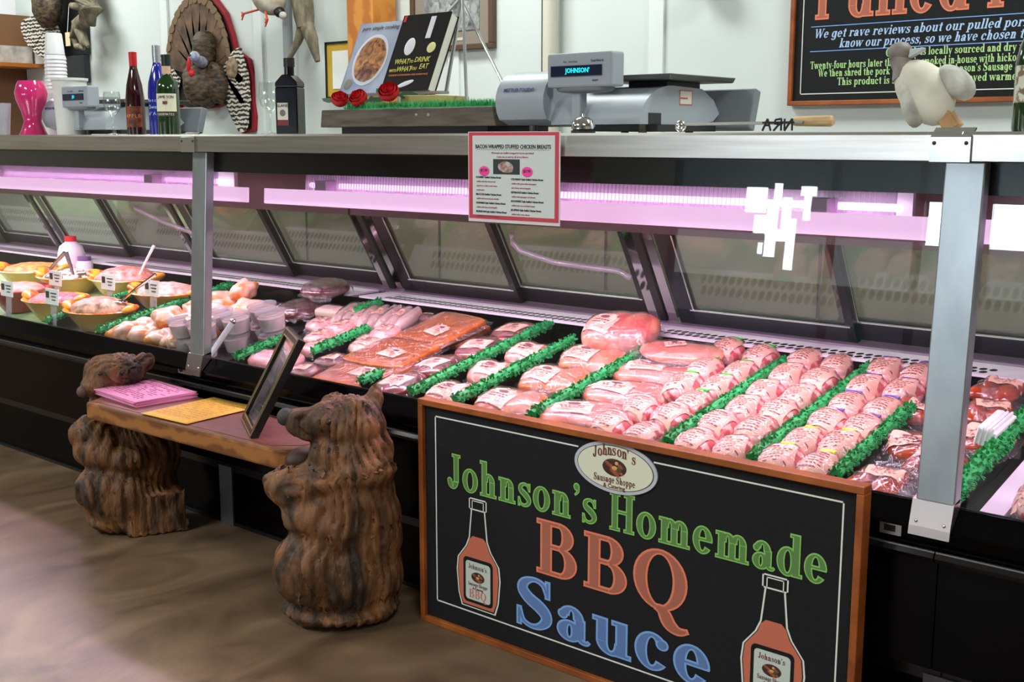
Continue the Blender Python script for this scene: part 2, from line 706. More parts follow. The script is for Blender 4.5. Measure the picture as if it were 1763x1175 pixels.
def serif(txt, x0, z0, height, width, ms, name, parent, y=0.0, slope=0.0, shear=0.0, two=True, edge=0.014, shrink=0.022, loc=(0, 0, 0)):
    """serif lettering standing in the XZ plane, facing -Y; ms = (edge material, fill material)"""
    mb = MB()
    k = width / text_width(txt)
    cur = 0.0
    for ch in txt:
        P, adv = glyph(ch)
        for layer, e in (((0, -edge), (1, shrink)) if two else ((0, 0.0),)):
            mb.mi = layer
            for ip, p in enumerate(P):
                for iq, q in enumerate(prim_faces(p, e, 0)):
                    pts = []
                    for (a, b) in q:
                        xx = (cur + a) * k + shear * b * height
                        pts.append((x0 + xx, y - layer * 0.0006 - 0.00004 * ip - (0.000015 if iq % 2 else 0.0), z0 + b * height + slope * xx))
                    # thin sheet of chalk/paint
                    mb.poly(pts)
        cur += adv + 0.04
    return mb.build(name, list(ms)[:2] if two else [ms[0]], parent, smooth=False, loc=loc)


def hatch(name, col, dark):
    return stripes(name, col, dark, 120, 'X', 0.8, 2.5, 0.25, 0.85, rot=R(14), dscale=1.0)


CH_GREEN = mat('green_chalk', (140, 205, 98), 0.8)
CH_GREENF = hatch('green_chalk_fill', (112, 158, 84), (72, 104, 60))
CH_RED = mat('salmon_chalk', (236, 130, 98), 0.8)
CH_REDF = hatch('salmon_chalk_fill', (206, 118, 92), (132, 80, 66))
CH_BLUE = mat('blue_chalk', (128, 172, 232), 0.8)
CH_BLUEF = hatch('blue_chalk_fill', (112, 146, 206), (74, 96, 142))

WORLD = set()
_link0 = link


def link(name, me, parent=None):
    o = _link0(name, me, parent)
    if parent is not None and parent.name in WORLD:
        o.matrix_parent_inverse = Matrix.Translation(-parent.location)
    return o


def wroot(name, loc, label, cat, group=None):
    """an Empty at the thing's base whose parts are given in room coordinates"""
    o = empty(name, loc, (0, 0, 0), label, cat, group)
    WORLD.add(o.name)
    return o


# ------------------------------------------------------------------ the room
FLOOR = mat('brown_concrete', (88, 68, 52), 0.34, 0, 0.5, col2=(132, 108, 84), scale=2.6, stretch=(1.4, 0.8, 1), detail=12, dist=1.6, bump=0.05, bscale=60, lo=0.32, hi=0.70)
WALL = mat('white_wall', (214, 220, 217), 0.55, bump=0.02, scale=30)
WALLF = mat('shop_wall_tan', (158, 148, 136), 0.75)
CEIL = mat('ceiling_white', (205, 205, 200), 0.8)
tag(MB().span((-9.4, -4.6, -0.1), (2.6, 4.4, 0)).build('floor', FLOOR), kind='structure')
tag(MB().span((-9.4, 4.2, 0), (2.6, 4.35, 3.5)).build('wall_back', WALL), kind='structure')
wl = MB()
wl.span((-9.55, 2.9, 0), (-9.4, 4.35, 3.5))
wl.mi = 1
wl.span((-9.55, -4.6, 0), (-9.4, 2.9, 3.5))
tag(wl.build('wall_left', [WALL, WALLF]), kind='structure')
tag(MB().span((2.6, -4.6, 0), (2.75, 4.35, 3.5)).build('wall_right', WALLF), kind='structure')
tag(MB().span((-9.4, -4.6, 3.5), (2.6, 4.35, 3.6)).build('ceiling', CEIL), kind='structure')
# shop front behind the camera, with a window opening
wf = MB()
wf.span((-9.4, -4.75, 0), (-5.95, -4.6, 3.5))
wf.span((-5.95, -4.75, 0), (0.5, -4.6, 0.45))
wf.span((-5.95, -4.75, 2.5), (0.5, -4.6, 3.5))
wf.span((0.5, -4.75, 0), (2.6, -4.6, 3.5))
tag(wf.build('wall_front', WALLF), kind='structure')
OUT_HI = emission('sunlit_pavement_view', (235, 245, 255), 24.0)
OUT_MID = emission('street_view', (214, 226, 232), 1.5)
OUT_LO = emission('shaded_street_view', (180, 198, 210), 0.35)
w = MB()
w.span((-5.95, -4.75, 1.42), (0.5, -4.73, 2.5))
w.span((-5.95, -4.75, 0.45), (0.5, -4.73, 1.02))
w.mi = 1
w.span((-5.95, -4.75, 1.02), (0.5, -4.73, 1.42))
tag(w.build('window_1', [OUT_LO, OUT_MID]), kind='structure')
tag(MB().span((-3.58, -4.725, 1.40), (-2.45, -4.715, 1.745)).build('window_2', OUT_HI), kind='structure')
w = MB()
# second window: clear patches left between opaque stickers
for a, b, c, d in ((-5.22, 1.60, -5.02, 1.82), (-4.95, 1.72, -4.88, 1.86), (-5.00, 1.22, -4.90, 1.66), (-5.12, 1.42, -5.00, 1.58),
                   (-4.86, 1.42, -4.78, 1.74), (-4.80, 1.12, -4.72, 1.56), (-4.93, 1.36, -4.76, 1.46), (-5.06, 1.24, -5.02, 1.34), (-4.70, 1.76, -4.56, 1.84), (-4.66, 1.55, -4.60, 1.78)):
    w.span((a, -4.725, b), (c, -4.715, d))
tag(w.build('window_3', OUT_HI), kind='structure')
fr = MB()
for x in (-5.95, -4.4, -3.66, -2.42, -0.85, 0.45):
    fr.span((x, -4.71, 0.45), (x + 0.06, -4.66, 2.5))
fr.span((-5.95, -4.71, 2.44), (0.5, -4.66, 2.5))
fr.span((-5.95, -4.71, 0.45), (0.5, -4.66, 0.5))
tag(fr.build('trim_1', mat('dark_frame', (40, 36, 34), 0.5)), kind='structure')

# back wall battens, pipes and pillar
BATTEN = mat('white_batten', (226, 231, 228), 0.5)
for i, x in enumerate((-6.34, -5.44, -3.95, -2.80)):
    tag(MB().span((x - 0.035, 4.185, 0), (x + 0.035, 4.2, 3.5)).build('trim_%d' % (i + 2), BATTEN), kind='structure')
tag(MB().tube([(-5.12, 4.14, 0), (-5.12, 4.14, 3.5)], 0.027, 12).build('conduit_pipe', mat('grey_pipe', (150, 156, 158), 0.4)),
    'grey conduit pipe running up the white wall behind the dark liqueur bottle', 'pipe')
tag(MB().tube([(-3.325, 4.14, 0), (-3.325, 4.14, 3.5)], 0.032, 12).build('water_pipe', mat('cream_pipe', (214, 206, 190), 0.4)),
    'cream plastic pipe running up the wall left of the big scale', 'pipe')
tag(MB().tube([(-3.385, 4.17, 0), (-3.385, 4.17, 3.5)], 0.009, 8).build('black_cable', BLACKSAT),
    'thin black cable running down the wall beside the cream pipe', 'cable')
PINE = stripes('yellow_pine', (206, 134, 56), (178, 104, 38), 3.0, 'X', 0.45, 6.0, 0.3, 0.8)
tag(MB().span((-4.49, 4.0, 0), (-4.307, 4.158, 3.5)).build('trim_6', PINE, bevel=0.004), kind='structure')

# counter and cupboards along the aisle behind the case (seen dimly through the rear doors)
bc = wroot('back_counter', (-3.5, 3.95, 0), 'low olive grey work counter along the wall behind the case', 'counter')
MB().span((-6.2, 3.72, 0), (1.5, 4.18, 1.08)).build('cupboard', mat('olive_laminate', (196, 192, 168), 0.5, col2=(168, 164, 142), scale=3), bc)
MB().span((-6.2, 3.68, 1.08), (1.5, 4.18, 1.11)).build('worktop', mat('steel_worktop', (120, 120, 116), 0.35, 0.8), bc)
for x in (-5.4, -4.5, -3.6, -2.7, -1.8, -0.9):
    MB().span((x - 0.005, 3.715, 0.05), (x + 0.005, 3.722, 1.05)).build('door_gap', BLACKSAT, bc)


# ------------------------------------------------------------------ the refrigerated case
def DZ(y):
    return 0.545 + 0.19 * (y - 2.28)


SLOPE = math.atan(0.19)
LAMPLITE = emission('lamp_tube_glow', (255, 222, 250), 5.0)
SHIELD = mat('lamp_shield_glow', (236, 206, 236), 0.45, emit=(246, 192, 240), estr=0.70)  # shield plate is no lamp; its pink brightness is put in as emission
RIBS = thin_glass('ribbed_lens', (238, 226, 240), 0.08, 0.15, haze=0.30, hazecol=(214, 204, 214))
REFLECT = mat('lamp_reflector_grey', (206, 200, 208), 0.45, 0.3)
HEADER = mat('rear_header', (104, 86, 82), 0.35, 0.4)
GRILLEW = mat('grille_white', (222, 216, 224), 0.4)
TRACK = mat('bright_track', (225, 225, 222), 0.25, 0.8)


def front_y(z):
    return 2.235 + (z - 0.585) / (1.256 - 0.585) * 0.045


def display_case(x0, x1, label, doors, lamp_left=0.25):
    c = wroot('meat_display_case', ((x0 + x1) / 2, 2.8, 0), label, 'display case', 'refrigerated display cases in a line')
    g = 0.0015
    prof = [(2.33, 0.0), (3.32, 0.0), (3.32, 0.735), (3.115, 0.735), (3.05, 0.722), (2.895, 0.722), (2.89, 0.66), (2.275, 0.543),
            (2.262, 0.583), (2.236, 0.588), (2.197, 0.55), (2.198, 0.543), (2.238, 0.538), (2.243, 0.50), (2.243, 0.242), (2.305, 0.228), (2.31, 0.0)]
    MB().prism(prof, x0 + g, x1 - g, 'X').build('base', BLACK, c, smooth=False)
    MB().prism([(2.243, 0.497), (2.222, 0.494), (2.216, 0.484), (2.222, 0.474), (2.243, 0.47)], x0 + g, x1 - g, 'X').build('bumper', mat('bumper_black', (16, 16, 18), 0.12), c)
    MB().span((x0 + g, 2.2215, 0.4935), (x1 - g, 2.2265, 0.4965)).build('bumper_trim', mat('grey_trim', (150, 152, 152), 0.3, 0.9), c)
    MB().span((x0 + g, 2.2355, 0.5885), (x1 - g, 2.2395, 0.592)).build('glass_channel', mat('dark_channel', (40, 40, 42), 0.3, 0.5), c)
    kp = MB()
    kp.span((x0 + g, 2.302, 0.19), (x1 - g, 2.312, 0.215))
    kp.span((x0 + g, 2.300, 0.0), (x1 - g, 2.312, 0.012))
    kp.build('kick_plate', mat('kick_black', (20, 20, 21), 0.3), c)
    MB().span((x1 - 0.035, 2.296, 0.0), (x1 + 0.035, 2.302, 0.205)).build('joint_plate', mat('joint_plate_grey', (104, 106, 108), 0.45, 0.5), c)
    for xs in [x0 + (x1 - x0) * k / 2 for k in (1,)]:
        MB().span((xs - 0.002, 2.2415, 0.25), (xs + 0.002, 2.244, 0.468)).build('panel_seam', BLACKSAT, c)
    # sheet of deck pans, front lip
    MB().prism([(2.28, 0.5445), (2.888, 0.66), (2.888, 0.664), (2.28, 0.5485)], x0 + 0.02, x1 - 0.02, 'X').build('deck_pan', BLACKTRAY, c)
    # front glass, black printed edge band
    gl = MB().prism([(2.236, 0.588), (2.242, 0.588), (2.287, 1.256), (2.281, 1.256)], x0 + 0.012, x1 - 0.006, 'X')
    fg = gl.build('front_glass', GLASS, c, smooth=False)
    MB().prism([(2.290, 1.193), (2.296, 1.193), (2.300, 1.256), (2.294, 1.256)], x0 + 0.012, x1 - 0.006, 'X').build('black_band', BAND, fg, smooth=False)
    # steel top and its joint clip, post and foot bracket
    top = MB().prism([(2.226, 1.258), (2.95, 1.258), (2.95, 1.312), (2.232, 1.312), (2.226, 1.306)], x0 + g, x1 - g, 'X').build('counter_top', STEEL, c, smooth=False)
    k = MB().span((x1 - 0.058, 2.220, 1.256), (x1 + 0.018, 2.226, 1.302))
    k.prism([(2.220, 1.302), (2.226, 1.302), (2.250, 1.318), (2.246, 1.320)], x1 - 0.058, x1 + 0.018, 'X')
    kk = k.build('joint_clip', CHROME, top)
    for dx in (-0.05, 0.01):
        MB().ell((x1 + dx, 2.2195, 1.291), (0.004, 0.002, 0.004), n=8).build('screw', mat('screw_dark', (70, 68, 66), 0.4, 0.8), kk)
    ps = MB().prism([(2.205, 0.60), (2.236, 0.60), (2.281, 1.256), (2.250, 1.256)], x1 - 0.038, x1 + 0.038, 'X').build('post', POSTSTEEL, c, smooth=False, bevel=0.003)
    br = MB().prism([(2.202, 0.603), (2.236, 0.612), (2.236, 0.592), (2.193, 0.55), (2.19, 0.535), (2.186, 0.535), (2.189, 0.553)], x1 - 0.043, x1 + 0.038, 'X')
    b = br.build('foot_bracket', mat('bracket_steel', (170, 160, 155), 0.35, 1.0), ps, smooth=False)
    for dx in (-0.03, 0.025):
        MB().ell((x1 + dx, 2.192, 0.562), (0.004, 0.003, 0.004), n=8).build('screw', CHROME, b)
    # lamp: shield plate in front of tube and ribbed reflector
    lx0, lx1 = x0 + 0.09, x1 + 0.004
    lamp = MB().prism([(2.430, 1.090), (2.434, 1.088), (2.437, 1.137), (2.433, 1.138)], lx0, lx1, 'X').build('lamp_shield', SHIELD, c, smooth=False)
    MB().tube([(x0 + lamp_left, 2.50, 1.150), (x1 - 0.22, 2.50, 1.150)], 0.009, 10).build('lamp_tube', LAMPLITE, lamp)
    rb = MB()
    n = int((x1 - x0 - 0.22 - lamp_left) / 0.012)
    for i in range(n):
        xa = x0 + lamp_left + i * 0.012
        rb.prism([(2.472, 1.118), (2.482, 1.118), (2.488, 1.195), (2.478, 1.195)], xa, xa + 0.0085, 'X')
    rb.build('ribbed_lens', RIBS, lamp, smooth=False)
    MB().span((x0 + lamp_left - 0.01, 2.535, 1.11), (x1 - 0.21, 2.55, 1.205)).build('lamp_reflector', REFLECT, lamp, smooth=False)
    for k in (0.14, 0.5, 0.83):
        xb = x0 + (x1 - x0) * k
        MB().span((xb, 2.437, 1.10), (xb + 0.05, 2.56, 1.168)).build('lamp_bracket', mat('lamp_bracket_grey', (176, 150, 178), 0.4), lamp, smooth=False)
    MB().span((x0 + 0.01, 2.46, 1.205), (x1 - 0.01, 2.88, 1.255)).build('hood', mat('hood_grey', (90, 78, 92), 0.5), c, smooth=False)
    MB().span((x0 + 0.005, 2.88, 1.025), (x1 - 0.005, 2.94, 1.257)).build('rear_header', HEADER, c, smooth=False)
    # rear: grille, mullions, sliding doors
    gr = MB()
    gr.span((x0 + 0.03, 2.892, 0.7225), (x1 - 0.03, 3.048, 0.7295))
    gr.mi = 1
    i = 0
    x = x0 + 0.15
    while x < x1 - 0.15:
        if abs(x - (x0 + x1) / 2) > 0.09:
            for r, y in ((0, 2.925), (1, 2.965)):
                xx = x + r * 0.012
                gr.poly([(xx + 0.0095 * math.cos(a * math.pi / 5), y + 0.0165 * math.sin(a * math.pi / 5), 0.7300) for a in range(10)])
        x += 0.025
    gr.build('air_grille', [GRILLEW, BLACKSAT], c, smooth=False)
    MB().prism([(3.05, 0.724), (3.12, 0.735), (3.115, 0.745), (3.05, 0.735)], x0 + g, x1 - g, 'X').build('door_sill', mat('sill_purple_grey', (150, 138, 150), 0.35, 0.5), c, smooth=False)
    rot = (R(30), 0, 0)
    mull = [x0 + 0.02] if x0 < -3.5 else []
    nd = doors
    step = (x1 - x0) / nd
    for k in range(nd):
        xm = x0 + step * k
        # polished mullion at the start of each pair
        MB().box((xm + 0.02, 0, 0.17), (0.105, 0.012, 0.35)).build('mullion', MIRROR, c, loc=(0, 3.085, 0.737), rot=rot, smooth=False)
        MB().box((xm + 0.02, -0.008, 0.17), (0.028, 0.01, 0.35)).build('mullion_trim', BLACKSAT, c, loc=(0, 3.085, 0.737), rot=rot, smooth=False)
        a, bnd = xm + 0.085, xm + step - 0.045
        mid = (a + bnd) / 2
        for q, (u0, u1, dy) in enumerate(((a, mid + 0.03, 0.0), (mid - 0.03, bnd, 0.026))):
            d = MB()
            d.box(((u0 + u1) / 2, dy, 0.032), (u1 - u0, 0.022, 0.064))
            d.box((u0 + 0.03, dy, 0.17), (0.06 if q == 0 else 0.045, 0.022, 0.35))
            d.box((u1 - 0.012, dy, 0.17), (0.024, 0.022, 0.35))
            dr = d.build('rear_door', mat('door_frame_black', (20, 18, 20), 0.3), c, loc=(0, 3.085, 0.737), rot=rot, smooth=False)
            wv = MB().box(((u0 + u1) / 2 + 0.02, dy, 0.19), (u1 - u0 - 0.06, 0.006, 0.30)).build('door_pane', DOORGLASS, dr, smooth=False)
            e = MB()
            e.box(((u0 + u1) / 2 + 0.02, dy - 0.013, 0.063), (u1 - u0 - 0.06, 0.004, 0.004))
            e.box((u0 + 0.061, dy - 0.012, 0.2), (0.003, 0.004, 0.27))
            e.build('pane_edge', TRACK, dr, smooth=False)
    area('case_lamp_light', ((x0 + x1) / 2, 2.50, 1.128), (0, 0, 0), x1 - x0 - 0.4, 0.06, 8.4 * (x1 - x0), CASE_PINK)
    return c


J1, J2 = -3.245, -0.805
display_case(J1 - 3.66, J1, 'black refrigerated case section holding salad bowls, ending at the slim steel post', 'x' and 3)
display_case(J1, J2, 'middle black refrigerated case section full of packed meat behind the sauce chalkboard', 2)
display_case(J2, J2 + 2.44, 'black refrigerated case section beyond the wide steel post at the picture right edge', 2)

# maker's badge and outlet plates on the case front
bd = wroot('maker_badge', (-3.33, 2.238, 0.51), 'small silver maker badge on the black case left of the slim post foot', 'badge')
MB().span((-3.40, 2.234, 0.517), (-3.325, 2.238, 0.54)).build('plate', mat('badge_silver', (200, 202, 200), 0.3, 0.5), bd)
words('TYLER', 0.016, BLACKINK, 'lettering', bd, (-3.348, 2.2335, 0.528))
MB().ell((-3.383, 2.2338, 0.528), (0.012, 0.0006, 0.007), n=12).build('emblem', BLACKINK, bd)
bd = wroot('maker_badge', (-0.92, 2.238, 0.51), 'small silver badge on the black case just right of the chalkboard sign top', 'badge')
MB().span((-0.925, 2.234, 0.508), (-0.88, 2.238, 0.535)).build('plate', MATS['badge_silver'], bd)
MB().span((-0.916, 2.2332, 0.515), (-0.892, 2.2342, 0.528)).build('emblem', BLACKINK, bd)


# ------------------------------------------------------------------ green parsley dividers
def divider(x, y0, y1, label, ht=0.05, r=0.019, seed=0):
    y0 = max(y0, 2.282)
    rnd = random.Random(seed + int(x * 1000))
    root = empty('parsley_divider', (x, (y0 + y1) / 2, DZ((y0 + y1) / 2) + 0.002), (SLOPE, 0, 0), label, 'divider', 'green parsley dividers')
    L = (y1 - y0) / math.cos(SLOPE)
    MB().box((0, 0, ht / 2), (0.006, L, ht)).build('divider_board', BLACKTRAY, root, smooth=False)
    mb = MB()
    mb.tube([(0, -L / 2, ht + 0.002), (0, -L / 4, ht + 0.004), (0, L / 4, ht + 0.004), (0, L / 2, ht + 0.002)], r * 0.7, 8)
    for i in range(int(L / 0.0011)):
        y = rnd.uniform(-L / 2 - 0.004, L / 2 + 0.002)
        a = rnd.uniform(-0.35 * math.pi, 1.35 * math.pi)
        d = Vector((math.cos(a), rnd.uniform(-0.5, 0.5), math.sin(a))).normalized()
        p = Vector((0, y, ht + 0.003)) + d * r * 0.55
        q = p + d * r * rnd.uniform(0.25, 0.6)
        s = Vector((-d.z, rnd.uniform(-1, 1), d.x)).normalized() * rnd.uniform(0.0025, 0.005)
        mb.poly([p - s, p + s, q + s * 0.7, q - s * 0.7])
        mb.poly([p - s, p + s, q + s.cross(d), q - s.cross(d)])
    fr = mb.build('parsley_fringe', GREEN, root, smooth=False)
    return root


for a in ((-2.315, 2.25, 2.90, 'long green divider between the dark beef packs and the chicken breast packs'),
          (-2.146, 2.25, 2.80, 'green divider between the chicken breast packs and the orange leg packs'),
          (-1.878, 2.27, 2.80, 'green divider between the leg packs and the pink turkey packs'),
          (-1.465, 2.26, 2.86, 'green divider at the left of the two middle files of bacon rolls'),
          (-1.240, 2.26, 2.90, 'green divider between the two double rows of bacon rolls'),
          (-1.043, 2.27, 2.68, 'green divider between the bacon rolls and the bagged red sausages'),
          (-0.800, 2.26, 2.74, 'bushy green divider right of the wide steel post', 0.05, 0.024),
          (-2.905, 2.42, 2.66, 'short green divider left of the labelled flat orange bags'),
          (-2.525, 2.24, 2.36, 'very short green divider at the front between orange bag and dark beef'),
          (-3.125, 2.24, 2.50, 'short green divider in front of the clear deli cups'),
          (-3.955, 2.24, 2.88, 'green divider left of the pile of stuffed chicken'),
          (-4.335, 2.25, 2.72, 'green divider between the front salad bowls'),
          (-3.10, 2.78, 2.90, 'stub of green divider by the rear grille right of the slim post')):
    divider(*a)
tag(MB().prism([(2.27, DZ(2.27) + 0.003), (2.86, DZ(2.86) + 0.003), (2.86, DZ(2.86) + 0.022), (2.27, DZ(2.27) + 0.022)], -0.752, -0.705, 'X').build('partition_block', mat('white_partition', (222, 206, 226), 0.5), smooth=False),
    'white plastic partition strip beside the bushy green divider', 'partition')

# ------------------------------------------------------------------ packed meat
from mathutils.bvhtree import BVHTree
LABEL = mat('peach_label', (234, 186, 164), 0.55)
RNDL = mat('label_print', (128, 62, 62), 0.6)
DARKL = mat('label_print_dark', (112, 66, 78), 0.6)
MEAT = {
    'ball': stripes('bacon_meat', (206, 92, 98), (244, 186, 182), 13, 'DIAGONAL', 0.3, 7.0, 0.25, 0.75, coat=0.5),
    'pork': mat('pork_meat', (226, 150, 148), 0.35, col2=(244, 206, 200), scale=30, coat=0.4),
    'cream': mat('cream_cheese', (232, 206, 186), 0.5),
    'link': mat('pale_sausage', (196, 164, 158), 0.4, col2=(214, 186, 178), scale=20, coat=0.4),
    'liver': mat('dark_liver', (66, 26, 30), 0.22, col2=(98, 44, 46), scale=15, coat=0.8),
    'slab': mat('orange_sauce_meat', (150, 72, 22), 0.32, col2=(190, 104, 42), scale=35, coat=0.6, bump=0.3, bscale=60),
    'beef': mat('dark_beef', (74, 18, 22), 0.3, col2=(140, 56, 54), scale=30, coat=0.7),
    'breast': mat('chicken_breast_meat', (212, 124, 100), 0.3, col2=(230, 154, 128), scale=16, coat=0.6),
    'leg': mat('chicken_leg_meat', (196, 102, 66), 0.3, col2=(218, 136, 100), scale=14, coat=0.6),
    'turkey': mat('turkey_meat', (198, 106, 90), 0.3, col2=(222, 148, 128), scale=12, coat=0.6),
    'sausage': mat('red_sausage', (120, 30, 16), 0.2, col2=(190, 74, 34), scale=22, coat=0.9),
    'jerky': mat('dark_jerky', (70, 30, 26), 0.4, col2=(120, 60, 50), scale=40),
    'bag': mat('ground_pork', (232, 130, 140), 0.4, col2=(246, 168, 172), scale=60, coat=0.3),
}
# kind: width, length, height, lumpiness, frequency, squareness, label(w, l, ox, oy, turn), lines, wrap flange
KIND = {
    'ball': (0.090, 0.120, 0.072, 0.18, 24, 0.75, (0.076, 0.086, 0.0, -0.010, 0.0), 7, 0.0),
    'pork': (0.095, 0.11, 0.045, 0.10, 22, 0.7, (0.055, 0.05, 0, 0, 0.2), 2, 0.12),
    'cream': (0.12, 0.07, 0.05, 0.04, 20, 0.45, None, 0, 0.06),
    'link': (0.11, 0.25, 0.058, 0.16, 18, 0.8, (0.045, 0.05, 0, -0.01, 0.2), 2, 0.12),
    'liver': (0.20, 0.17, 0.06, 0.10, 12, 0.8, None, 0, 0.08),
    'slab': (0.262, 0.235, 0.024, 0.07, 16, 0.32, (0.085, 0.066, 0.02, -0.02, 0.1), 2, 0.10),
    'beef': (0.13, 0.17, 0.048, 0.16, 16, 0.75, (0.085, 0.072, 0.0, -0.01, 0.2), 3, 0.14),
    'breast': (0.125, 0.16, 0.058, 0.14, 13, 0.85, (0.088, 0.075, 0.008, -0.012, 0.1), 2, 0.12),
    'leg': (0.20, 0.19, 0.062, 0.16, 13, 0.85, (0.098, 0.088, -0.02, -0.02, 0.15), 3, 0.12),
    'turkey': (0.25, 0.165, 0.055, 0.14, 12, 0.8, (0.105, 0.072, -0.03, -0.01, 0.1), 3, 0.12),
    'roast': (0.23, 0.19, 0.10, 0.16, 11, 0.85, (0.10, 0.09, -0.045, -0.02, 0.1), 3, 0.12),
    'film': (0.23, 0.13, 0.035, 0.14, 14, 0.75, (0.06, 0.04, -0.02, 0.02, 0.4), 2, 0.22),
    'sausage': (0.14, 0.17, 0.06, 0.20, 24, 0.8, (0.075, 0.062, 0.0, 0.0, 0.2), 3, 0.22),
    'jerky': (0.12, 0.10, 0.03, 0.2, 26, 0.7, (0.055, 0.04, 0, 0, 0.2), 3, 0.18),
    'round': (0.13, 0.12, 0.045, 0.08, 16, 0.9, (0.075, 0.06, 0, 0, 0.1), 2, 0.1),
    'bag': (0.17, 0.11, 0.05, 0.12, 16, 0.7, None, 0, 0.12),
}
MEAT['round'] = mat('peach_patty', (232, 176, 158), 0.4, col2=(240, 196, 180), scale=30, coat=0.4)
MEAT['roast'] = mat('roast_meat', (202, 84, 76), 0.28, col2=(232, 156, 132), scale=18, coat=0.7)
MEAT['film'] = MEAT['turkey']
CACHE = {}


def pack_meshes(kind, var):
    key = (kind, var)
    if key in CACHE:
        return CACHE[key]
    w, l, h, amp, fr, sq, lab, lines, fl = KIND[kind]
    rnd = random.Random(hash(kind) % 1000 + var * 17 if False else sum(map(ord, kind)) + var * 17)
    sd = rnd.uniform(0, 50)
    m = MB()
    if kind == 'link':
        for i in (-1, 0, 1):
            m.ell((i * w * 0.33, rnd.uniform(-0.01, 0.01), h * 0.5), (w * 0.2, l * 0.48, h * 0.48), n=14, amp=0.08, fr=20, seed=sd + i)
    elif kind == 'sausage':
        for i in range(5):
            m.ell((rnd.uniform(-0.3, 0.3) * w, rnd.uniform(-0.3, 0.3) * l, h * (0.4 + 0.25 * rnd.random())), (w * 0.36, l * 0.15, h * 0.34),
                  (rnd.uniform(-0.3, 0.3), rnd.uniform(-0.3, 0.3), rnd.uniform(0, 3)), n=14, amp=0.12, fr=22, seed=sd + i)
    elif kind in ('breast', 'leg', 'turkey', 'roast'):
        m.ell((-w * 0.13, -l * 0.05, h * 0.48), (w * 0.36, l * 0.44, h * 0.5), (0, 0, 0.3), n=22, amp=amp, fr=fr, seed=sd, sq=sq)
        m.ell((w * 0.2, l * 0.05, h * 0.44), (w * 0.3, l * 0.42, h * 0.45), (0, 0, -0.25), n=22, amp=amp, fr=fr, seed=sd + 4, sq=sq)
    else:
        m.ell((0, 0, h * 0.5), (w / 2, l / 2, h * 0.5), n=24, amp=amp, fr=fr, seed=sd, sq=sq)
    bvh = BVHTree.FromBMesh(m.bm)
    meat = m.mesh(kind + '_meat', MEAT[kind], ang=80)

    def top(x, y):
        hit = bvh.ray_cast(Vector((x, y, 1)), Vector((0, 0, -1)))
        return hit[0].z if hit[0] else h * 0.35
    # film
    f = MB()
    n = 26
    rings = [[], [], [], [], []]
    for i in range(n):
        a = 2 * math.pi * i / n
        ca, sa = math.cos(a), math.sin(a)
        cx = math.copysign(abs(ca) ** sq, ca) * w / 2
        cy = math.copysign(abs(sa) ** sq, sa) * l / 2
        fx = 1.03 + fl * rnd.uniform(0.5, 1.35)
        rings[0].append(f._v((cx * fx, cy * fx, max(0.004, h * 0.2 + rnd.uniform(-0.2, 0.3) * h))))
        for k, s in ((1, 1.02), (2, 0.85), (3, 0.6), (4, 0.3)):
            t = top(cx * s * 0.93, cy * s * 0.93)
            rings[k].append(f._v((cx * s, cy * s, t + 0.0025 + rnd.uniform(0, 0.003) if k > 1 else h * 0.45)))
    for A, B in zip(rings, rings[1:]):
        for i in range(n):
            f.f([A[i], A[(i + 1) % n], B[(i + 1) % n], B[i]])
    cv = f._v((0, 0, top(0, 0) + 0.004))
    for i in range(n):
        f.f([rings[4][i], rings[4][(i + 1) % n], cv])
    film = f.mesh(kind + '_film', FILM, ang=180)
    label = None
    if lab:
        lw, ll, ox, oy, tr = lab
        tr += rnd.uniform(-0.25, 0.25)
        ct, st = math.cos(tr), math.sin(tr)
        b = MB()

        def P(u, v, dz):
            x, y = ox + u * ct - v * st, oy + u * st + v * ct
            zz = sum(top(x + dx, y + dy) for dx, dy in ((0, 0), (0.006, 0), (-0.006, 0), (0, 0.006), (0, -0.006))) / 5
            return (x, y, max(zz, top(x, y)) + 0.0038 + dz)
        N = 7
        gv = [[b._v(P((i / N - 0.5) * lw, (j / N - 0.5) * ll, 0)) for i in range(N + 1)] for j in range(N + 1)]
        for j in range(N):
            for i in range(N):
                if kind in ('slab', 'leg', 'roast', 'turkey') and j == N - 1 and i in (0, N - 1):
                    continue
                b.f([gv[j][i], gv[j][i + 1], gv[j + 1][i + 1], gv[j + 1][i]])

        def strip(u0, u1, v, t, mi):
            b.mi = mi
            k = 6
            for q in range(k):
                ua, ub = u0 + (u1 - u0) * q / k, u0 + (u1 - u0) * (q + 1) / k
                if rnd.random() < 0.82:
                    g = (ub - ua) * rnd.uniform(0.15, 0.4)
                    b.poly([P(ua, v - t, 0.0012), P(ub - g, v - t, 0.0012), P(ub - g, v + t, 0.0012), P(ua, v + t, 0.0012)])
        if lines > 3:
            for q in range(lines):
                v = (0.36 - 0.72 * q / (lines - 1)) * ll
                strip(-0.42 * lw, (0.42 - 0.25 * rnd.random()) * lw, v, 0.0016 if q else 0.0026, 1)
        elif kind != 'breast':
            strip(-0.34 * lw, 0.34 * lw, 0.06 * ll, 0.0022, 2)
            strip(-0.28 * lw, 0.30 * lw, -0.08 * ll, 0.0022, 2)
            strip(-0.36 * lw, 0.30 * lw, -0.22 * ll, 0.0008, 1)
            strip(-0.36 * lw, 0.34 * lw, -0.32 * ll, 0.0008, 1)
        b.mi = 2
        if lines <= 3:
            b.poly([P(0.0 + 0.17 * lw * math.cos(a * math.pi / 6), 0.27 * ll + 0.1 * ll * math.sin(a * math.pi / 6), 0.0013) for a in range(12)])
        label = b.mesh(kind + '_label', [LABEL, RNDL, DARKL], ang=180)
        label['oxy'] = (ox, oy, top(ox, oy))
    CACHE[key] = (meat, film, label)
    return CACHE[key]


TEXTS = {}


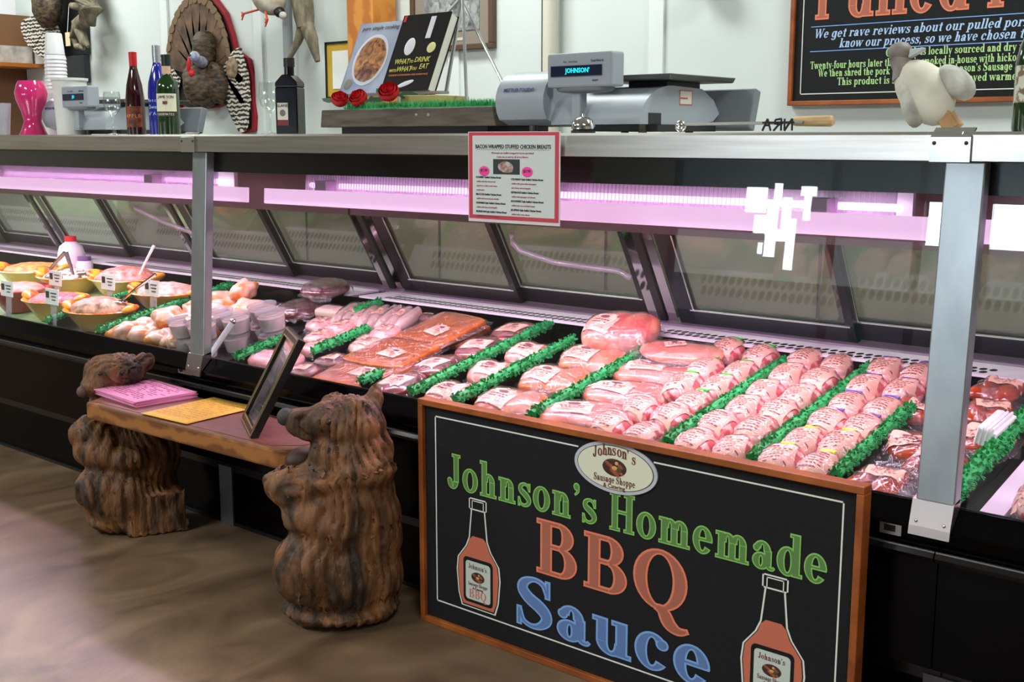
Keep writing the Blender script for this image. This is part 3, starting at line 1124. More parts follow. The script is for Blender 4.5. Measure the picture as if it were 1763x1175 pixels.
def pack(kind, name, x, y, label, cat, group=None, dz=0.0, turn=0.0, tilt=0.0, sc=1.0):
    var = random.randrange(3)
    meat, film, lab = pack_meshes(kind, var)
    root = empty(name, (x, y, DZ(y) + 0.004 + dz), (SLOPE + tilt, 0, turn), label, cat, group)
    root.scale = (sc, sc, sc)
    link('meat' if kind not in ('cream', 'round') else 'contents', meat, root)
    link('plastic_wrap', film, root)
    if lab:
        lo = link('label', lab, root)
        if kind == 'breast':
            ox, oy, z = lab['oxy']
            if 'cb' not in TEXTS:
                t1 = words('Chicken', 0.017, DARKL, 'lettering', None, rot=(0, 0, 0))
                t2 = words('Breast', 0.017, DARKL, 'lettering', None, rot=(0, 0, 0))
                TEXTS['cb'] = (t1.data, t2.data)
                bpy.data.objects.remove(t1)
                bpy.data.objects.remove(t2)
            for me, dy in zip(TEXTS['cb'], (0.003, -0.014)):
                t = link('lettering', me, lo)
                t.location = (ox, oy + dy, z + 0.0075)
    return root


ORD = ['frontmost', 'second from the front', 'third from the front', 'fourth from the front', 'fifth from the front', 'rearmost']
BALL = {'left of the leftmost bacon divider': ([(-1.543, 2.293), (-1.535, 2.405), (-1.541, 2.517), (-1.541, 2.634), (-1.542, 2.742), (-1.544, 2.862)], 'file'),
        'outer left': ([(-1.650, 2.31), (-1.640, 2.425), (-1.628, 2.602), (-1.640, 2.73), (-1.655, 2.878)], 'outer'),
        'a': ([(-1.398, 2.298), (-1.407, 2.411), (-1.402, 2.523), (-1.412, 2.638), (-1.408, 2.755), (-1.420, 2.878)], None),
        'b': ([(-1.309, 2.306), (-1.310, 2.416), (-1.309, 2.529), (-1.314, 2.640), (-1.318, 2.757), (-1.328, 2.880)], None),
        'c': ([(-1.183, 2.295), (-1.183, 2.404), (-1.180, 2.522), (-1.186, 2.638), (-1.195, 2.755), (-1.198, 2.876)], None),
        'd': ([(-1.093, 2.303), (-1.096, 2.412), (-1.094, 2.528), (-1.098, 2.644), (-1.104, 2.765), (-1.108, 2.880)], None)}
WHERE = ['bacon wrapped roll pack along the leftmost bacon divider, %s',
         'bacon wrapped roll pack in the file next to the turkey packs, %s',
         'bacon wrapped roll pack in the middle double row, left file, %s',
         'bacon wrapped roll pack in the middle double row, right file, %s',
         'bacon wrapped roll pack in the rightmost double row, left file, %s',
         'bacon wrapped roll pack in the rightmost double row, right file, %s']
STICK = {'red': (230, 60, 60)}
NEON = {0: mat('neon_green_seal', (70, 210, 70), 0.5), 2: mat('purple_seal', (108, 84, 176), 0.5), 3: mat('yellow_seal', (230, 226, 60), 0.5)}
for wh, (key, (pts, _)) in zip(WHERE, BALL.items()):
    for i, (x, y) in enumerate(pts):
        n = len(pts)
        rank = ORD[i] if i < n - 1 else 'rearmost'
        p = pack('ball', 'bacon_roll_pack', x, y, wh % rank, 'meat pack', 'bacon wrapped roll packs', turn=random.uniform(-0.12, 0.12), sc=random.uniform(0.95, 1.04))
        if key in ('left of the leftmost bacon divider', 'outer left') and i >= 2:
            MB().box((0.0, 0.046, 0.066), (0.034, 0.012, 0.008)).build('price_seal', NEON[0], p)
        elif key in 'cd' and i >= 2:
            MB().box((0.0, 0.046, 0.066), (0.04, 0.012, 0.006)).build('price_seal', NEON[2], p)
        elif key in 'cd':
            MB().box((0.0, 0.046, 0.066), (0.034, 0.012, 0.008)).build('price_seal', NEON[3], p)

PK = [
    ('sausage', 'sausage_bag', [(-0.95, 2.328), (-0.984, 2.50), (-1.02, 2.70), (-1.05, 2.87), (-0.885, 2.758), (-0.90, 2.905), (-0.855, 2.60), (-0.90, 2.47)],
     ['bag of dark red sausages at the front right of the chalkboard sign', 'bag of red sausages against the last green divider, second from the front',
      'bag of red sausages against the last green divider, third from the front', 'bag of red sausages at the rear left behind the wide post',
      'bag of red sausages with square label just right of the wide post', 'rearmost bag of red sausages right of the wide post',
      'bag of red sausages lying next to the white tray by the post', 'bag of red sausages hidden mostly behind the wide post'], 'sausage bag', 'bags of red sausages'),
    ('pork', 'pork_pack', [(-3.06, 2.577), (-3.07, 2.68), (-3.08, 2.785), (-3.175, 2.68), (-2.975, 2.50), (-2.86, 2.69), (-2.98, 2.37)],
     ['small pork pack with label in the middle of the pale pork heap', 'small pork pack behind the middle one of the pale heap',
      'small pork pack at the rear of the pale heap by the sausages', 'small pork pack leaning on the clear deli cups', 'small pork pack just behind the leaning picture frame', 'small pork pack tucked under the left edge of the upper orange bag', 'small pork pack at the glass right beside the leaning picture frame'], 'meat pack', 'small pale pork packs'),
    ('cream', 'cheese_block', [(-3.25, 2.79)], ['cream coloured wrapped block between the deli cups and the long sausages'], 'block', None),
    ('link', 'long_sausage_pack', [(-3.13, 2.80), (-3.02, 2.81), (-2.925, 2.825)],
     ['pack of long pale sausages near the rear grille, left of its pair', 'pack of long pale sausages with round label, middle of three by the grille',
      'pack of long pale sausages near the rear grille, rightmost of three'], 'sausage pack', 'packs of long pale sausages'),
    ('liver', 'liver_pack', [(-3.37, 2.87), (-3.40, 2.77)], ['glossy dark liver pack resting upon another by the rear grille', 'flat dark liver pack beneath the domed one behind the cups'], 'meat pack', 'dark liver packs'),
    ('round', 'round_pack', [(-2.95, 2.63), (-2.82, 2.57)], ['round pale pack with label left of the big orange bags', 'round pale pack by the short green divider next to the orange bags'], 'meat pack', 'round pale packs'),
    ('jerky', 'jerky_pack', [(-2.845, 2.44), (-2.86, 2.91), (-2.86, 2.335)], ['small dark jerky pack with silver edge beside the short green divider', 'small dark jerky pack with label by the rear grille', 'small dark jerky pack at the glass next to the front orange bag'], 'jerky pack', 'small jerky packs'),
    ('slab', 'orange_sauce_bag', [(-2.685, 2.80), (-2.66, 2.75), (-2.675, 2.545), (-2.66, 2.41)],
     ['flat bag of orange sauced meat at the rear, partly under its neighbour', 'flat bag of orange sauced meat lying on top with a big label',
      'flat bag of orange sauced meat in the second place from the front', 'flat bag of orange sauced meat at the front beside the bear head'], 'meat bag', 'flat orange sauced meat bags'),
    ('beef', 'beef_pack', [(-2.435, 2.345), (-2.435, 2.50), (-2.425, 2.68), (-2.42, 2.845)],
     ['dark red beef pack at the glass behind the carved bear', 'dark red beef pack with label, second from the glass', 'dark red beef pack with label, third from the glass', 'dark red beef pack nearest the rear grille'], 'meat pack', 'dark red beef packs'),
    ('breast', 'chicken_breast_pack', [(-2.232, 2.345), (-2.235, 2.52), (-2.232, 2.69)],
     ['chicken breast pack above the sign corner, nearest the glass', 'chicken breast pack in the middle of its short row', 'chicken breast pack at the rear of its short row'], 'meat pack', 'chicken breast packs'),
    ('leg', 'chicken_leg_pack', [(-2.012, 2.35), (-2.015, 2.54), (-2.015, 2.72)],
     ['orange chicken leg pack with arched label at the front', 'orange chicken leg pack in the middle of its row', 'chicken leg pack just in front of the big leaning roast'], 'meat pack', 'chicken leg packs'),
    ('roast', 'roast_pack', [(-1.985, 2.835)], ['big pink roast pack propped highest against the rear sill'], 'meat pack', None),
    ('turkey', 'turkey_pack', [(-1.775, 2.37), (-1.765, 2.535), (-1.775, 2.70)],
     ['pink turkey pack at the front above the oval sign emblem', 'pink turkey pack in the middle of the wide row', 'pink turkey pack under the loose flat film bag'], 'meat pack', 'pink turkey packs'),
    ('film', 'flat_fillet_bag', [(-1.74, 2.76)], ['loose flat clear bag of fillet lying upon the rear turkey pack'], 'meat bag', None),
    ('bag', 'ground_pork_bag', [(-3.03, 2.345)], ['bright pink bag of ground pork at the glass left of the leaning frame'], 'meat bag', None),
    ('ball', 'bacon_roll_pack', [(-0.650, 2.345), (-0.655, 2.47), (-0.655, 2.62)], ['bacon wrapped roll pack at the picture right edge, nearest the glass', 'bacon wrapped roll pack at the picture right edge, second from the glass', 'bacon wrapped roll pack beyond the white partition, third from the glass'], 'meat pack', 'bacon wrapped roll packs'),
]
LIFT = {'film': [0.052], 'liver': [0.052, 0.0], 'slab': [0.0, 0.026, 0.013, 0.0], 'roast': [0.035]}
for kind, nm, pts, labs, cat, grp in PK:
    for i, (x, y) in enumerate(pts):
        pack(kind, nm, x, y, labs[i], cat, grp, dz=LIFT.get(kind, [0] * 9)[i], turn=random.uniform(-0.2, 0.2) + (0.35 if kind in ('link', 'film') else 0),
             tilt=0.28 if kind == 'roast' else (0.12 if kind == 'slab' and i == 1 else 0))
# white foam tray by the post
t = wroot('foam_tray', (-0.852, 2.60, DZ(2.56)), 'white ridged foam tray standing beside the wide steel post', 'tray')
tm = MB()
for i in range(4):
    tm.box((-0.845 + i * 0.010, 2.585, DZ(2.585) + 0.055), (0.006, 0.11, 0.085), (SLOPE, 0.25, 0))
tm.box((-0.826, 2.59, DZ(2.59) + 0.05), (0.040, 0.115, 0.08), (SLOPE, 0.25, 0))
tm.build('tray', WHITEPL, t, bevel=0.003)

# clear deli cups
CUPFILL = mat('creamy_dip', (226, 200, 186), 0.6, col2=(206, 176, 160), scale=40)


def cup(x, y, lvl, label):
    z = DZ(y) + 0.003 + lvl * 0.064
    r = empty('deli_cup', (x, y, z), (SLOPE, 0, 0), label, 'cup', 'clear deli cups')
    MB().lathe([(0.0, 0.0), (0.043, 0.0), (0.050, 0.055), (0.050, 0.058)], n=24).build('cup_wall', CLEARPL, r)
    MB().lathe([(0.0, 0.002), (0.0415, 0.002), (0.0475, 0.046), (0.0, 0.047)], n=24).build('dip', CUPFILL, r)
    MB().lathe([(0.0, 0.062), (0.046, 0.061), (0.0525, 0.063), (0.0525, 0.057), (0.050, 0.057)], n=24).build('lid', CLEARPL, r)


CUPS = [(-3.50, 2.335, 0), (-3.50, 2.335, 1), (-3.385, 2.335, 0), (-3.385, 2.335, 1), (-3.44, 2.445, 0), (-3.44, 2.445, 1), (-3.33, 2.435, 0), (-3.33, 2.435, 1), (-3.33, 2.55, 0), (-3.33, 2.55, 1), (-3.22, 2.50, 0), (-3.22, 2.50, 1)]
POSN = ['beside the stuffed chicken at the glass', 'behind the slim post at the glass', 'second from the glass by the chicken', 'standing beside the price clip', 'at the rear by the cream block', 'rightmost, by the small pork packs']
for i, (x, y, l) in enumerate(CUPS):
    cup(x, y, l, '%s clear deli cup of dip in the stack %s' % ('upper' if l else 'lower', POSN[i // 2]))
t = wroot('price_clip', (-3.30, 2.33, DZ(2.33)), 'white clip standing up among the clear deli cups', 'clip')
MB().tube([(-3.31, 2.30, 0.575), (-3.255, 2.36, 0.69)], 0.010, 8).build('clip_arm', WHITEPL, t)
MB().ell((-3.255, 2.36, 0.692), (0.013, 0.01, 0.01)).build('clip_head', CHROME, t)

# pile of stuffed chicken breasts
CHK = mat('stuffed_chicken', (228, 184, 164), 0.38, col2=(214, 124, 44), scale=19, coat=0.4, lo=0.42, hi=0.60, detail=4)
CH_PTS = [(-3.88, 2.29), (-3.86, 2.40), (-3.74, 2.36), (-3.72, 2.47), (-3.61, 2.33), (-3.77, 2.255), (-3.63, 2.235), (-3.52, 2.25), (-3.60, 2.45), (-3.86, 2.52), (-3.85, 2.63), (-3.75, 2.585), (-3.75, 2.70), (-3.63, 2.58), (-3.63, 2.70), (-3.52, 2.68), (-3.52, 2.56), (-3.86, 2.745)]
chw = ['against the green divider', 'in the middle of the pile', 'towards the deli cups']
cm = [MB().ell((0, 0, 0.034), (0.064, 0.058, 0.036), n=26, amp=0.42, fr=26, seed=3.1 * k, sq=0.85).mesh('stuffed_chicken_breast', CHK, ang=180) for k in range(4)]
cprev = {}
for i, (x, y) in enumerate(sorted([(a, max(b, 2.338) + (0.0 if b > 2.3 else 0.0)) for a, b in CH_PTS], key=lambda p: (round(p[0] / 0.13), p[1]))):
    o = link('stuffed_chicken_breast', cm[i % 4])
    o.location = (x, y, DZ(y) + 0.003)
    o.rotation_euler = (SLOPE, 0, random.uniform(0, 6.2))
    k = round(x / 0.13)
    if i % 3 == 0 and x > -3.85:
        u = link('stuffed_chicken_breast', cm[(i + 1) % 4])
        u.location = (x + 0.045, y + 0.05, DZ(y + 0.05) + 0.056)
        u.rotation_euler = (SLOPE + 0.2, 0.15, random.uniform(0, 6.2))
        tag(u, 'cheesy stuffed chicken breast lying on top of the pile, %s of the upper ones' % ['first from the glass side left', 'second', 'third', 'fourth', 'fifth', 'sixth'][i // 3], 'chicken breast', 'pile of stuffed chicken breasts')
    cprev[k] = cprev.get(k, 0) + 1
    side = {-30: 'along the green divider', -29: 'second file from the green divider', -28: 'middle file', -27: 'file nearest the deli cups'}.get(k, 'outer file')
    tag(o, 'cheesy stuffed chicken breast, %s, number %s from the glass' % (side, ['one', 'two', 'three', 'four', 'five', 'six'][cprev[k] - 1]), 'chicken breast', 'pile of stuffed chicken breasts')

# ------------------------------------------------------------------ salad bowls
BOWLY = mat('ochre_bowl', (206, 160, 62), 0.3, col2=(222, 178, 84), scale=4, coat=0.4)
BOWLRIM = mat('painted_bowl_inside', (240, 168, 50), 0.3, col2=(222, 90, 36), scale=28, coat=0.4, lo=0.5, hi=0.62, detail=2)
BOWLR = mat('red_bowl', (170, 26, 30), 0.3, coat=0.4)
SAL = {
    'a': mat('orange_salad', (236, 170, 90), 0.5, col2=(120, 100, 40), scale=34),
    'b': mat('olive_salad', (226, 206, 186), 0.5, col2=(60, 60, 40), scale=38, lo=0.48, hi=0.56),
    'c': mat('ham_salad', (206, 156, 138), 0.5, col2=(150, 70, 60), scale=40),
    'd': mat('crab_salad', (214, 186, 172), 0.5, col2=(190, 120, 104), scale=40),
    'e': mat('red_cabbage_salad', (120, 50, 66), 0.5, col2=(190, 130, 130), scale=60),
    'f': mat('potato_salad', (200, 164, 130), 0.5, col2=(112, 84, 62), scale=44),
    'r': mat('pasta_salad', (214, 160, 136), 0.5, col2=(214, 110, 100), scale=40),
}


def bowl(x, y, rx, ry, h, outer, fill, label, lobe=1, turn=0.0, mound=0.03):
    r = empty('salad_bowl', (x, y, DZ(y) + 0.008), (0.06, 0, turn), label, 'bowl', 'salad bowls')
    m = MB()
    prof = [(0.0, 0.0), (0.55, 0.0), (0.72, 0.35 * h), (0.92, 0.85 * h), (1.03, h)]
    m.lathe(prof, n=36, sx=rx, sy=ry)
    m.mi = 1
    m.lathe([(1.03, h), (1.0, h + 0.003), (0.9, 0.86 * h), (0.7, 0.5 * h), (0.0, 0.4 * h)], n=36, sx=rx, sy=ry)
    if lobe:
        for s in (-1, 1):
            m.ell((s * rx * 0.98, 0, h + 0.004), (rx * 0.20, ry * 0.36, 0.016), (0, -s * 0.5, 0), n=14)
    m.build('bowl_body', [outer, BOWLRIM if outer is BOWLY else BOWLR], r, ang=50)
    s = MB()
    s.ell((0, 0, 0.86 * h), (rx * 0.83, ry * 0.83, mound + 0.006), n=32, amp=0.10, fr=34, seed=x * 7)
    s.build('salad', fill, r, ang=180)
    return r


bowl(-5.18, 2.667, 0.165, 0.14, 0.085, BOWLY, SAL['a'], 'ochre handled salad bowl at the far rear beside the white jug', turn=0.5)
bowl(-4.82, 2.652, 0.155, 0.125, 0.085, BOWLY, SAL['b'], 'ochre bowl of olive salad in the middle of the rear bowls', turn=0.35)
bowl(-4.455, 2.70, 0.165, 0.13, 0.09, BOWLY, SAL['c'], 'ochre bowl heaped with ham salad and the white handled spoon', turn=0.3, mound=0.05)
bowl(-4.09, 2.655, 0.16, 0.12, 0.075, BOWLY, SAL['d'], 'ochre bowl of pale crab salad just left of the slim post', turn=0.25, mound=0.036)
bowl(-4.82, 2.415, 0.15, 0.12, 0.095, BOWLR, SAL['r'], 'round red bowl at the picture left edge', lobe=0)
bowl(-4.49, 2.40, 0.145, 0.115, 0.085, BOWLY, SAL['e'], 'ochre bowl of dark red cabbage salad at the front', turn=0.25, mound=0.026)
bowl(-4.13, 2.385, 0.15, 0.115, 0.08, BOWLY, SAL['f'], 'ochre bowl heaped with potato salad and a steel spoon', turn=0.3, mound=0.05)
tag(MB().prism([(2.30, DZ(2.30) + 0.0035), (2.86, DZ(2.86) + 0.0035), (2.86, DZ(2.86) + 0.007), (2.30, DZ(2.30) + 0.007)], -6.4, -4.37, 'X').build('green_mat', mat('pale_green_mat', (178, 206, 150), 0.6, col2=(130, 176, 112), scale=9), smooth=False),
    'pale green mat under the salad bowls in the far case', 'mat')


def price_sign(x, y, label):
    r = wroot('price_sign', (x, y, DZ(y)), label, 'price sign', 'price signs on clear stands')
    z = DZ(y) + 0.008
    MB().prism([(y, z), (y + 0.003, z), (y + 0.012, z + 0.115), (y + 0.009, z + 0.115)], x - 0.021, x + 0.021, 'X').build('stand', CLEARPL, r, smooth=False)
    MB().box((x, y + 0.004, z + 0.138), (0.098, 0.003, 0.062), (-0.08, 0, 0)).build('card', PAPER, r, smooth=False)
    p = MB()
    p.box((x - 0.03, y + 0.0015, z + 0.145), (0.022, 0.002, 0.026))
    for k in range(3):
        p.box((x + 0.016, y + 0.0015, z + 0.152 - 0.013 * k), (0.04 - 0.006 * k, 0.002, 0.004))
    p.build('print', BLACKINK, r, smooth=False)


price_sign(-4.61, 2.46, 'small price sign standing before the olive salad bowl')
price_sign(-4.27, 2.50, 'small price sign standing before the ham salad bowl')
price_sign(-3.96, 2.50, 'small price sign standing before the crab salad bowl')
price_sign(-4.68, 2.285, 'small price sign in front of the red bowl')
price_sign(-4.315, 2.283, 'small price sign in front of the cabbage salad bowl')


def spoon(p0, p1, m, label, name='serving_spoon', r=0.007):
    o = wroot(name, p0, label, 'spoon')
    a, b = Vector(p0), Vector(p1)
    MB().tube([a, a.lerp(b, 0.5) + Vector((0, 0, 0.004)), b], [r * 0.6, r * 0.8, r], 8).build('handle', m, o)
    MB().ell(a, (0.022, 0.03, 0.008), n=12).build('spoon_bowl', CHROME, o)


spoon((-4.36, 2.69, 0.715), (-4.30, 2.74, 0.86), WHITEPL, 'white handled spoon sticking up from the ham salad')
spoon((-4.05, 2.42, 0.68), (-3.92, 2.50, 0.79), CHROME, 'steel spoon leaning out of the potato salad')
spoon((-4.74, 2.62, 0.70), (-4.76, 2.60, 0.815), mat('steel_spoon_grey', (150, 150, 160), 0.25, 0.9), 'steel spoon standing in the olive salad', r=0.010)
spoon((-4.98, 2.62, 0.70), (-4.88, 2.66, 0.80), MATS['steel_spoon_grey'], 'steel spoon leaning from the rear ochre bowl by the jug', r=0.010)
j = empty('milk_jug', (-5.15, 2.84, DZ(2.84) + 0.005), (0, 0, 0), 'white plastic jug with red cap at the rear of the far case', 'jug')
MB().lathe([(0, 0), (0.058, 0.0), (0.062, 0.01), (0.062, 0.11), (0.052, 0.145), (0.026, 0.165), (0.024, 0.172)], n=20).build('jug_body', mat('milky_white', (236, 228, 236), 0.4), j)
MB().lathe([(0.027, 0.168), (0.027, 0.192), (0, 0.193)], n=16).build('red_cap', mat('red_cap', (206, 30, 40), 0.4), j)
j = empty('small_jar', (-5.02, 2.83, DZ(2.83) + 0.005), (0, 0, 0), 'small white jar with purple lid beside the jug', 'jar')
MB().lathe([(0, 0), (0.036, 0.0), (0.038, 0.07), (0.03, 0.09)], n=18).build('jar_body', MATS['milky_white'], j)
MB().lathe([(0.031, 0.088), (0.031, 0.108), (0, 0.109)], n=16).build('purple_lid', mat('purple_lid', (120, 80, 140), 0.4), j)
for nm, pts in (('white plastic hose curving down before the rear door near the salad bowls', [(-4.62, 2.86, 1.00), (-4.58, 2.865, 0.985), (-4.44, 2.88, 0.945), (-4.28, 2.90, 0.91), (-4.16, 2.93, 0.875)]),
                ('white plastic hose curving before the rear doors left of the black mullion', [(-2.44, 2.85, 1.0), (-2.445, 2.86, 0.97), (-2.42, 2.87, 0.945), (-2.30, 2.89, 0.915), (-2.17, 2.91, 0.905), (-2.08, 2.93, 0.90), (-2.04, 2.94, 0.88)])):
    tag(MB().tube(pts, 0.0095, 10).build('plastic_hose', CLEARPL), nm, 'hose')
# white bin behind the doors
o = wroot('plastic_bin', (-2.6, 3.85, 1.11), 'white plastic tub dimly visible behind the rear doors', 'tub')
MB().box((-2.6, 3.85, 1.17), (0.34, 0.24, 0.12), taper=1.1).build('tub_body', WHITEPL, o, bevel=0.02)

# ------------------------------------------------------------------ menu sheet hung on the case
s = wroot('menu_sheet', (-1.892, 2.213, 1.09), 'laminated menu sheet with pink border hung over the steel top edge', 'menu sheet')
Y = 2.2150
ms = MB()
ms.span((-2.041, Y, 1.092), (-1.745, Y + 0.0012, 1.316))
ms.build('laminate', mat('laminate_white', (226, 218, 222), 0.25), s, smooth=False)
MB().span((-2.0375, Y - 0.0010, 1.100), (-1.749, Y, 1.3145)).build('pink_border', mat('coral_border', (206, 66, 84), 0.4), s, smooth=False)
MB().span((-2.0245, Y - 0.0018, 1.1095), (-1.760, Y - 0.001, 1.3065)).build('page', mat('page_grey_white', (214, 220, 218), 0.45), s, smooth=False)
words('BACON WRAPPED STUFFED CHICKEN BREASTS', 0.0135, BLACKINK, 'title', s, (-1.893, Y - 0.0022, 1.279), xs=0.84, fat=0.0002)
MB().span((-2.010, Y - 0.0022, 1.2715), (-1.776, Y - 0.0018, 1.2722)).build('title_rule', BLACKINK, s)
words('All breasts are stuffed wrapped in bacon and baked', 0.0066, PINKINK, 'print', s, (-1.893, Y - 0.0022, 1.264))
words('Come see us and try all of our flavors', 0.0066, PINKINK, 'print', s, (-1.893, Y - 0.0022, 1.2545))
ph = MB()
ph.span((-1.955, Y - 0.0024, 1.212), (-1.869, Y - 0.0018, 1.249))
pho = ph.build('photo', mat('dark_photo', (52, 56, 60), 0.4), s, smooth=False)
MB().ell((-1.911, Y - 0.0026, 1.230), (0.026, 0.0006, 0.014), n=14, amp=0.3, fr=60).build('chicken_image', mat('chicken_photo', (196, 190, 180), 0.5, col2=(150, 90, 80), scale=90), pho)
for x in (-1.985, -1.845):
    st = MB().ell((x, Y - 0.0024, 1.219), (0.0175, 0.0006, 0.0125), n=14).build('pink_sticker', mat('hot_pink', (246, 70, 160), 0.5), s)
    words('$7.99', 0.010, BLACKINK, 'price', st, (x, Y - 0.0032, 1.2205))
colL = [('GOURMET Stuffed Chicken Breast', ['stuffed with bleu cheese and', 'spinach in a white cream sauce', 'mushrooms']), ('BROCCOLI Stuffed Chicken Breast', ['stuffed with broccoli and cheddar']),
        ('HAWAIIAN Style Stuffed Chicken Breast', ['stuffed with ham and pineapple']), ('MUSHROOM Style Stuffed Chicken Breast', ['stuffed with swiss and mushroom'])]
colR = [('COLORADO Style Stuffed Chicken Breast', ['stuffed with green chile and pepper', 'jack cheese and red pepper']), ('ASPARAGUS Stuffed Chicken Breast', ['stuffed with asparagus and cheese']),
        ('SOUTHWEST Style Stuffed Chicken Breast', ['stuffed with corn and black beans']), ('JALAPENO Style Stuffed Chicken Breast', ['stuffed with cream cheese'])]
for x, col, gap in ((-2.013, colL, 0), (-1.897, colR, 0.003)):
    z = 1.2035 - gap
    for head, ls in col:
        words(head, 0.0068, BLACKINK, 'heading', s, (x, Y - 0.0022, z), align='LEFT', fat=0.0001, xs=0.86)
        z -= 0.0105
        for t in ls:
            words(t, 0.0058, PINKINK, 'print', s, (x + 0.002, Y - 0.0022, z), align='LEFT', xs=0.95)
            z -= 0.0105
        z -= 0.0005

# ------------------------------------------------------------------ chalkboard signs


def logo(parent, cx, cz, w, y):
    p = empty('logo_tmp')
    bpy.data.objects.remove(p)
    m = MB()
    h = w * 0.52
    def oval(rx, rz, yy, d=0.002):
        m.prism([(cx + rx * math.cos(a * math.pi / 24), cz + rz * math.sin(a * math.pi / 24)) for a in range(48)], yy, yy - d, 'Y')
    oval(w / 2, h / 2, y, 0.004)
    m.mi = 1
    oval(w * 0.462, h * 0.435, y - 0.004, 0.0006)
    m.mi = 2
    oval(w * 0.452, h * 0.422, y - 0.0046, 0.0006)
    lg = m.build('logo_plaque', [mat('plaque_rim', (196, 200, 208), 0.4), mat('plaque_line', (88, 70, 72), 0.6), mat('plaque_cream', (230, 230, 206), 0.5)], parent, smooth=False)
    yy = y - 0.0054
    MAROON = mat('maroon_lettering', (112, 44, 44), 0.6)
    platter(lg, cx, cz + h * 0.01, w * 0.235, yy)
    # arched name
    txt = "Johnson's"
    for i, ch in enumerate(txt):
        t = (i - 4) / 4.0
        serif(ch, 0, 0, w * 0.115, w * 0.058 * glyph(ch)[1] / 0.62, (MAROON,), 'lettering', lg, two=False,
              loc=(cx + t * w * 0.235 - w * 0.03, yy - 0.0004, cz + h * 0.245 - abs(t) ** 2 * h * 0.10))
    serif('Sausage Shoppe', cx - w * 0.25, cz - h * 0.30, w * 0.072, w * 0.50, (MAROON,), 'lettering', lg, y=yy - 0.0004, two=False)
    words('& Catering', w * 0.06, MAROON, 'lettering', lg, (cx, yy - 0.0006, cz - h * 0.365))
    return lg


def platter(parent, cx, cz, w, y):
    q = MB()
    q.ell((cx, y, cz), (w * 0.62, 0.0010, w * 0.38), n=24)
    q.mi = 1
    for dx, dz, a, b in ((-0.3, 0.1, 0.22, 0.08), (-0.15, 0.02, 0.24, 0.09), (0.2, -0.12, 0.3, 0.08), (0.0, -0.2, 0.3, 0.09), (0.3, 0.08, 0.16, 0.08)):
        q.ell((cx + dx * w, y - 0.0007, cz + dz * w), (a * w, 0.0006, b * w), (0, 0.5, 0), n=12)
    q.mi = 2
    q.ell((cx + 0.02 * w, y - 0.0010, cz - 0.02 * w), (w * 0.17, 0.0006, w * 0.09), n=12)
    q.ell((cx + 0.12 * w, y - 0.0010, cz + 0.2 * w), (w * 0.09, 0.0006, w * 0.08), n=12)
    q.mi = 3
    q.ell((cx + 0.26 * w, y - 0.0012, cz - 0.06 * w), (w * 0.14, 0.0006, w * 0.12), n=12)
    q.build('platter_picture', [mat('platter_brown', (66, 40, 34), 0.5), mat('platter_sausage', (150, 66, 50), 0.5, col2=(190, 100, 70), scale=80), mat('platter_yellow', (216, 170, 90), 0.5), mat('platter_green', (74, 78, 40), 0.5)], parent)


sg = wroot('sauce_chalkboard', (-1.5475, 2.17, 0), 'framed chalkboard sign for homemade sauce standing on the floor against the case', 'sign')
X0, X1, SY, ZT = -2.17, -0.925, 2.15, 0.621
FW = 0.0165
fr = MB()
for a, b in (((X0, SY, ZT - FW), (X1, SY + 0.036, ZT)), ((X0, SY, 0), (X1, SY + 0.036, FW)), ((X0, SY, FW), (X0 + FW, SY + 0.036, ZT - FW)), ((X1 - FW, SY, FW), (X1, SY + 0.036, ZT - FW))):
    fr.span(a, b)
fr.build('frame', WOODSIGN, sg, smooth=False, bevel=0.002)
MB().span((X0 + FW, SY + 0.012, FW), (X1 - FW, SY + 0.020, ZT - FW)).build('board', BOARD, sg, smooth=False)
BY = SY + 0.0118
bl = MB()
lx0, lx1, lz0, lz1, lw = X0 + 0.053, X1 - 0.045, 0.066, 0.580, 0.0036
bl.span((lx0, BY - 0.0006, lz1 - lw), (X0 + 0.528, BY, lz1))
bl.span((X0 + 0.742, BY - 0.0006, lz1 - lw), (lx1, BY, lz1))
bl.span((lx0, BY - 0.0006, lz0), (lx1, BY, lz0 + lw))
bl.span((lx0, BY - 0.0006, lz0), (lx0 + lw, BY, lz1))
bl.span((lx1 - lw, BY - 0.0006, lz0), (lx1, BY, lz1))
bl.build('chalk_border', CHALKW, sg, smooth=False)
serif("Johnson's Homemade", X0 + 0.098, 0.395, 0.092, 1.075, (CH_GREEN, CH_GREENF), 'green_lettering', sg, y=BY - 0.0008)
serif('BBQ', X0 + 0.398, 0.236, 0.138, 0.455, (CH_RED, CH_REDF), 'salmon_lettering', sg, y=BY - 0.0008)
serif('Sauce', X0 + 0.335, 0.083, 0.132, 0.575, (CH_BLUE, CH_BLUEF), 'blue_lettering', sg, y=BY - 0.0008)
logo(sg, X0 + 0.637, 0.546, 0.235, BY)


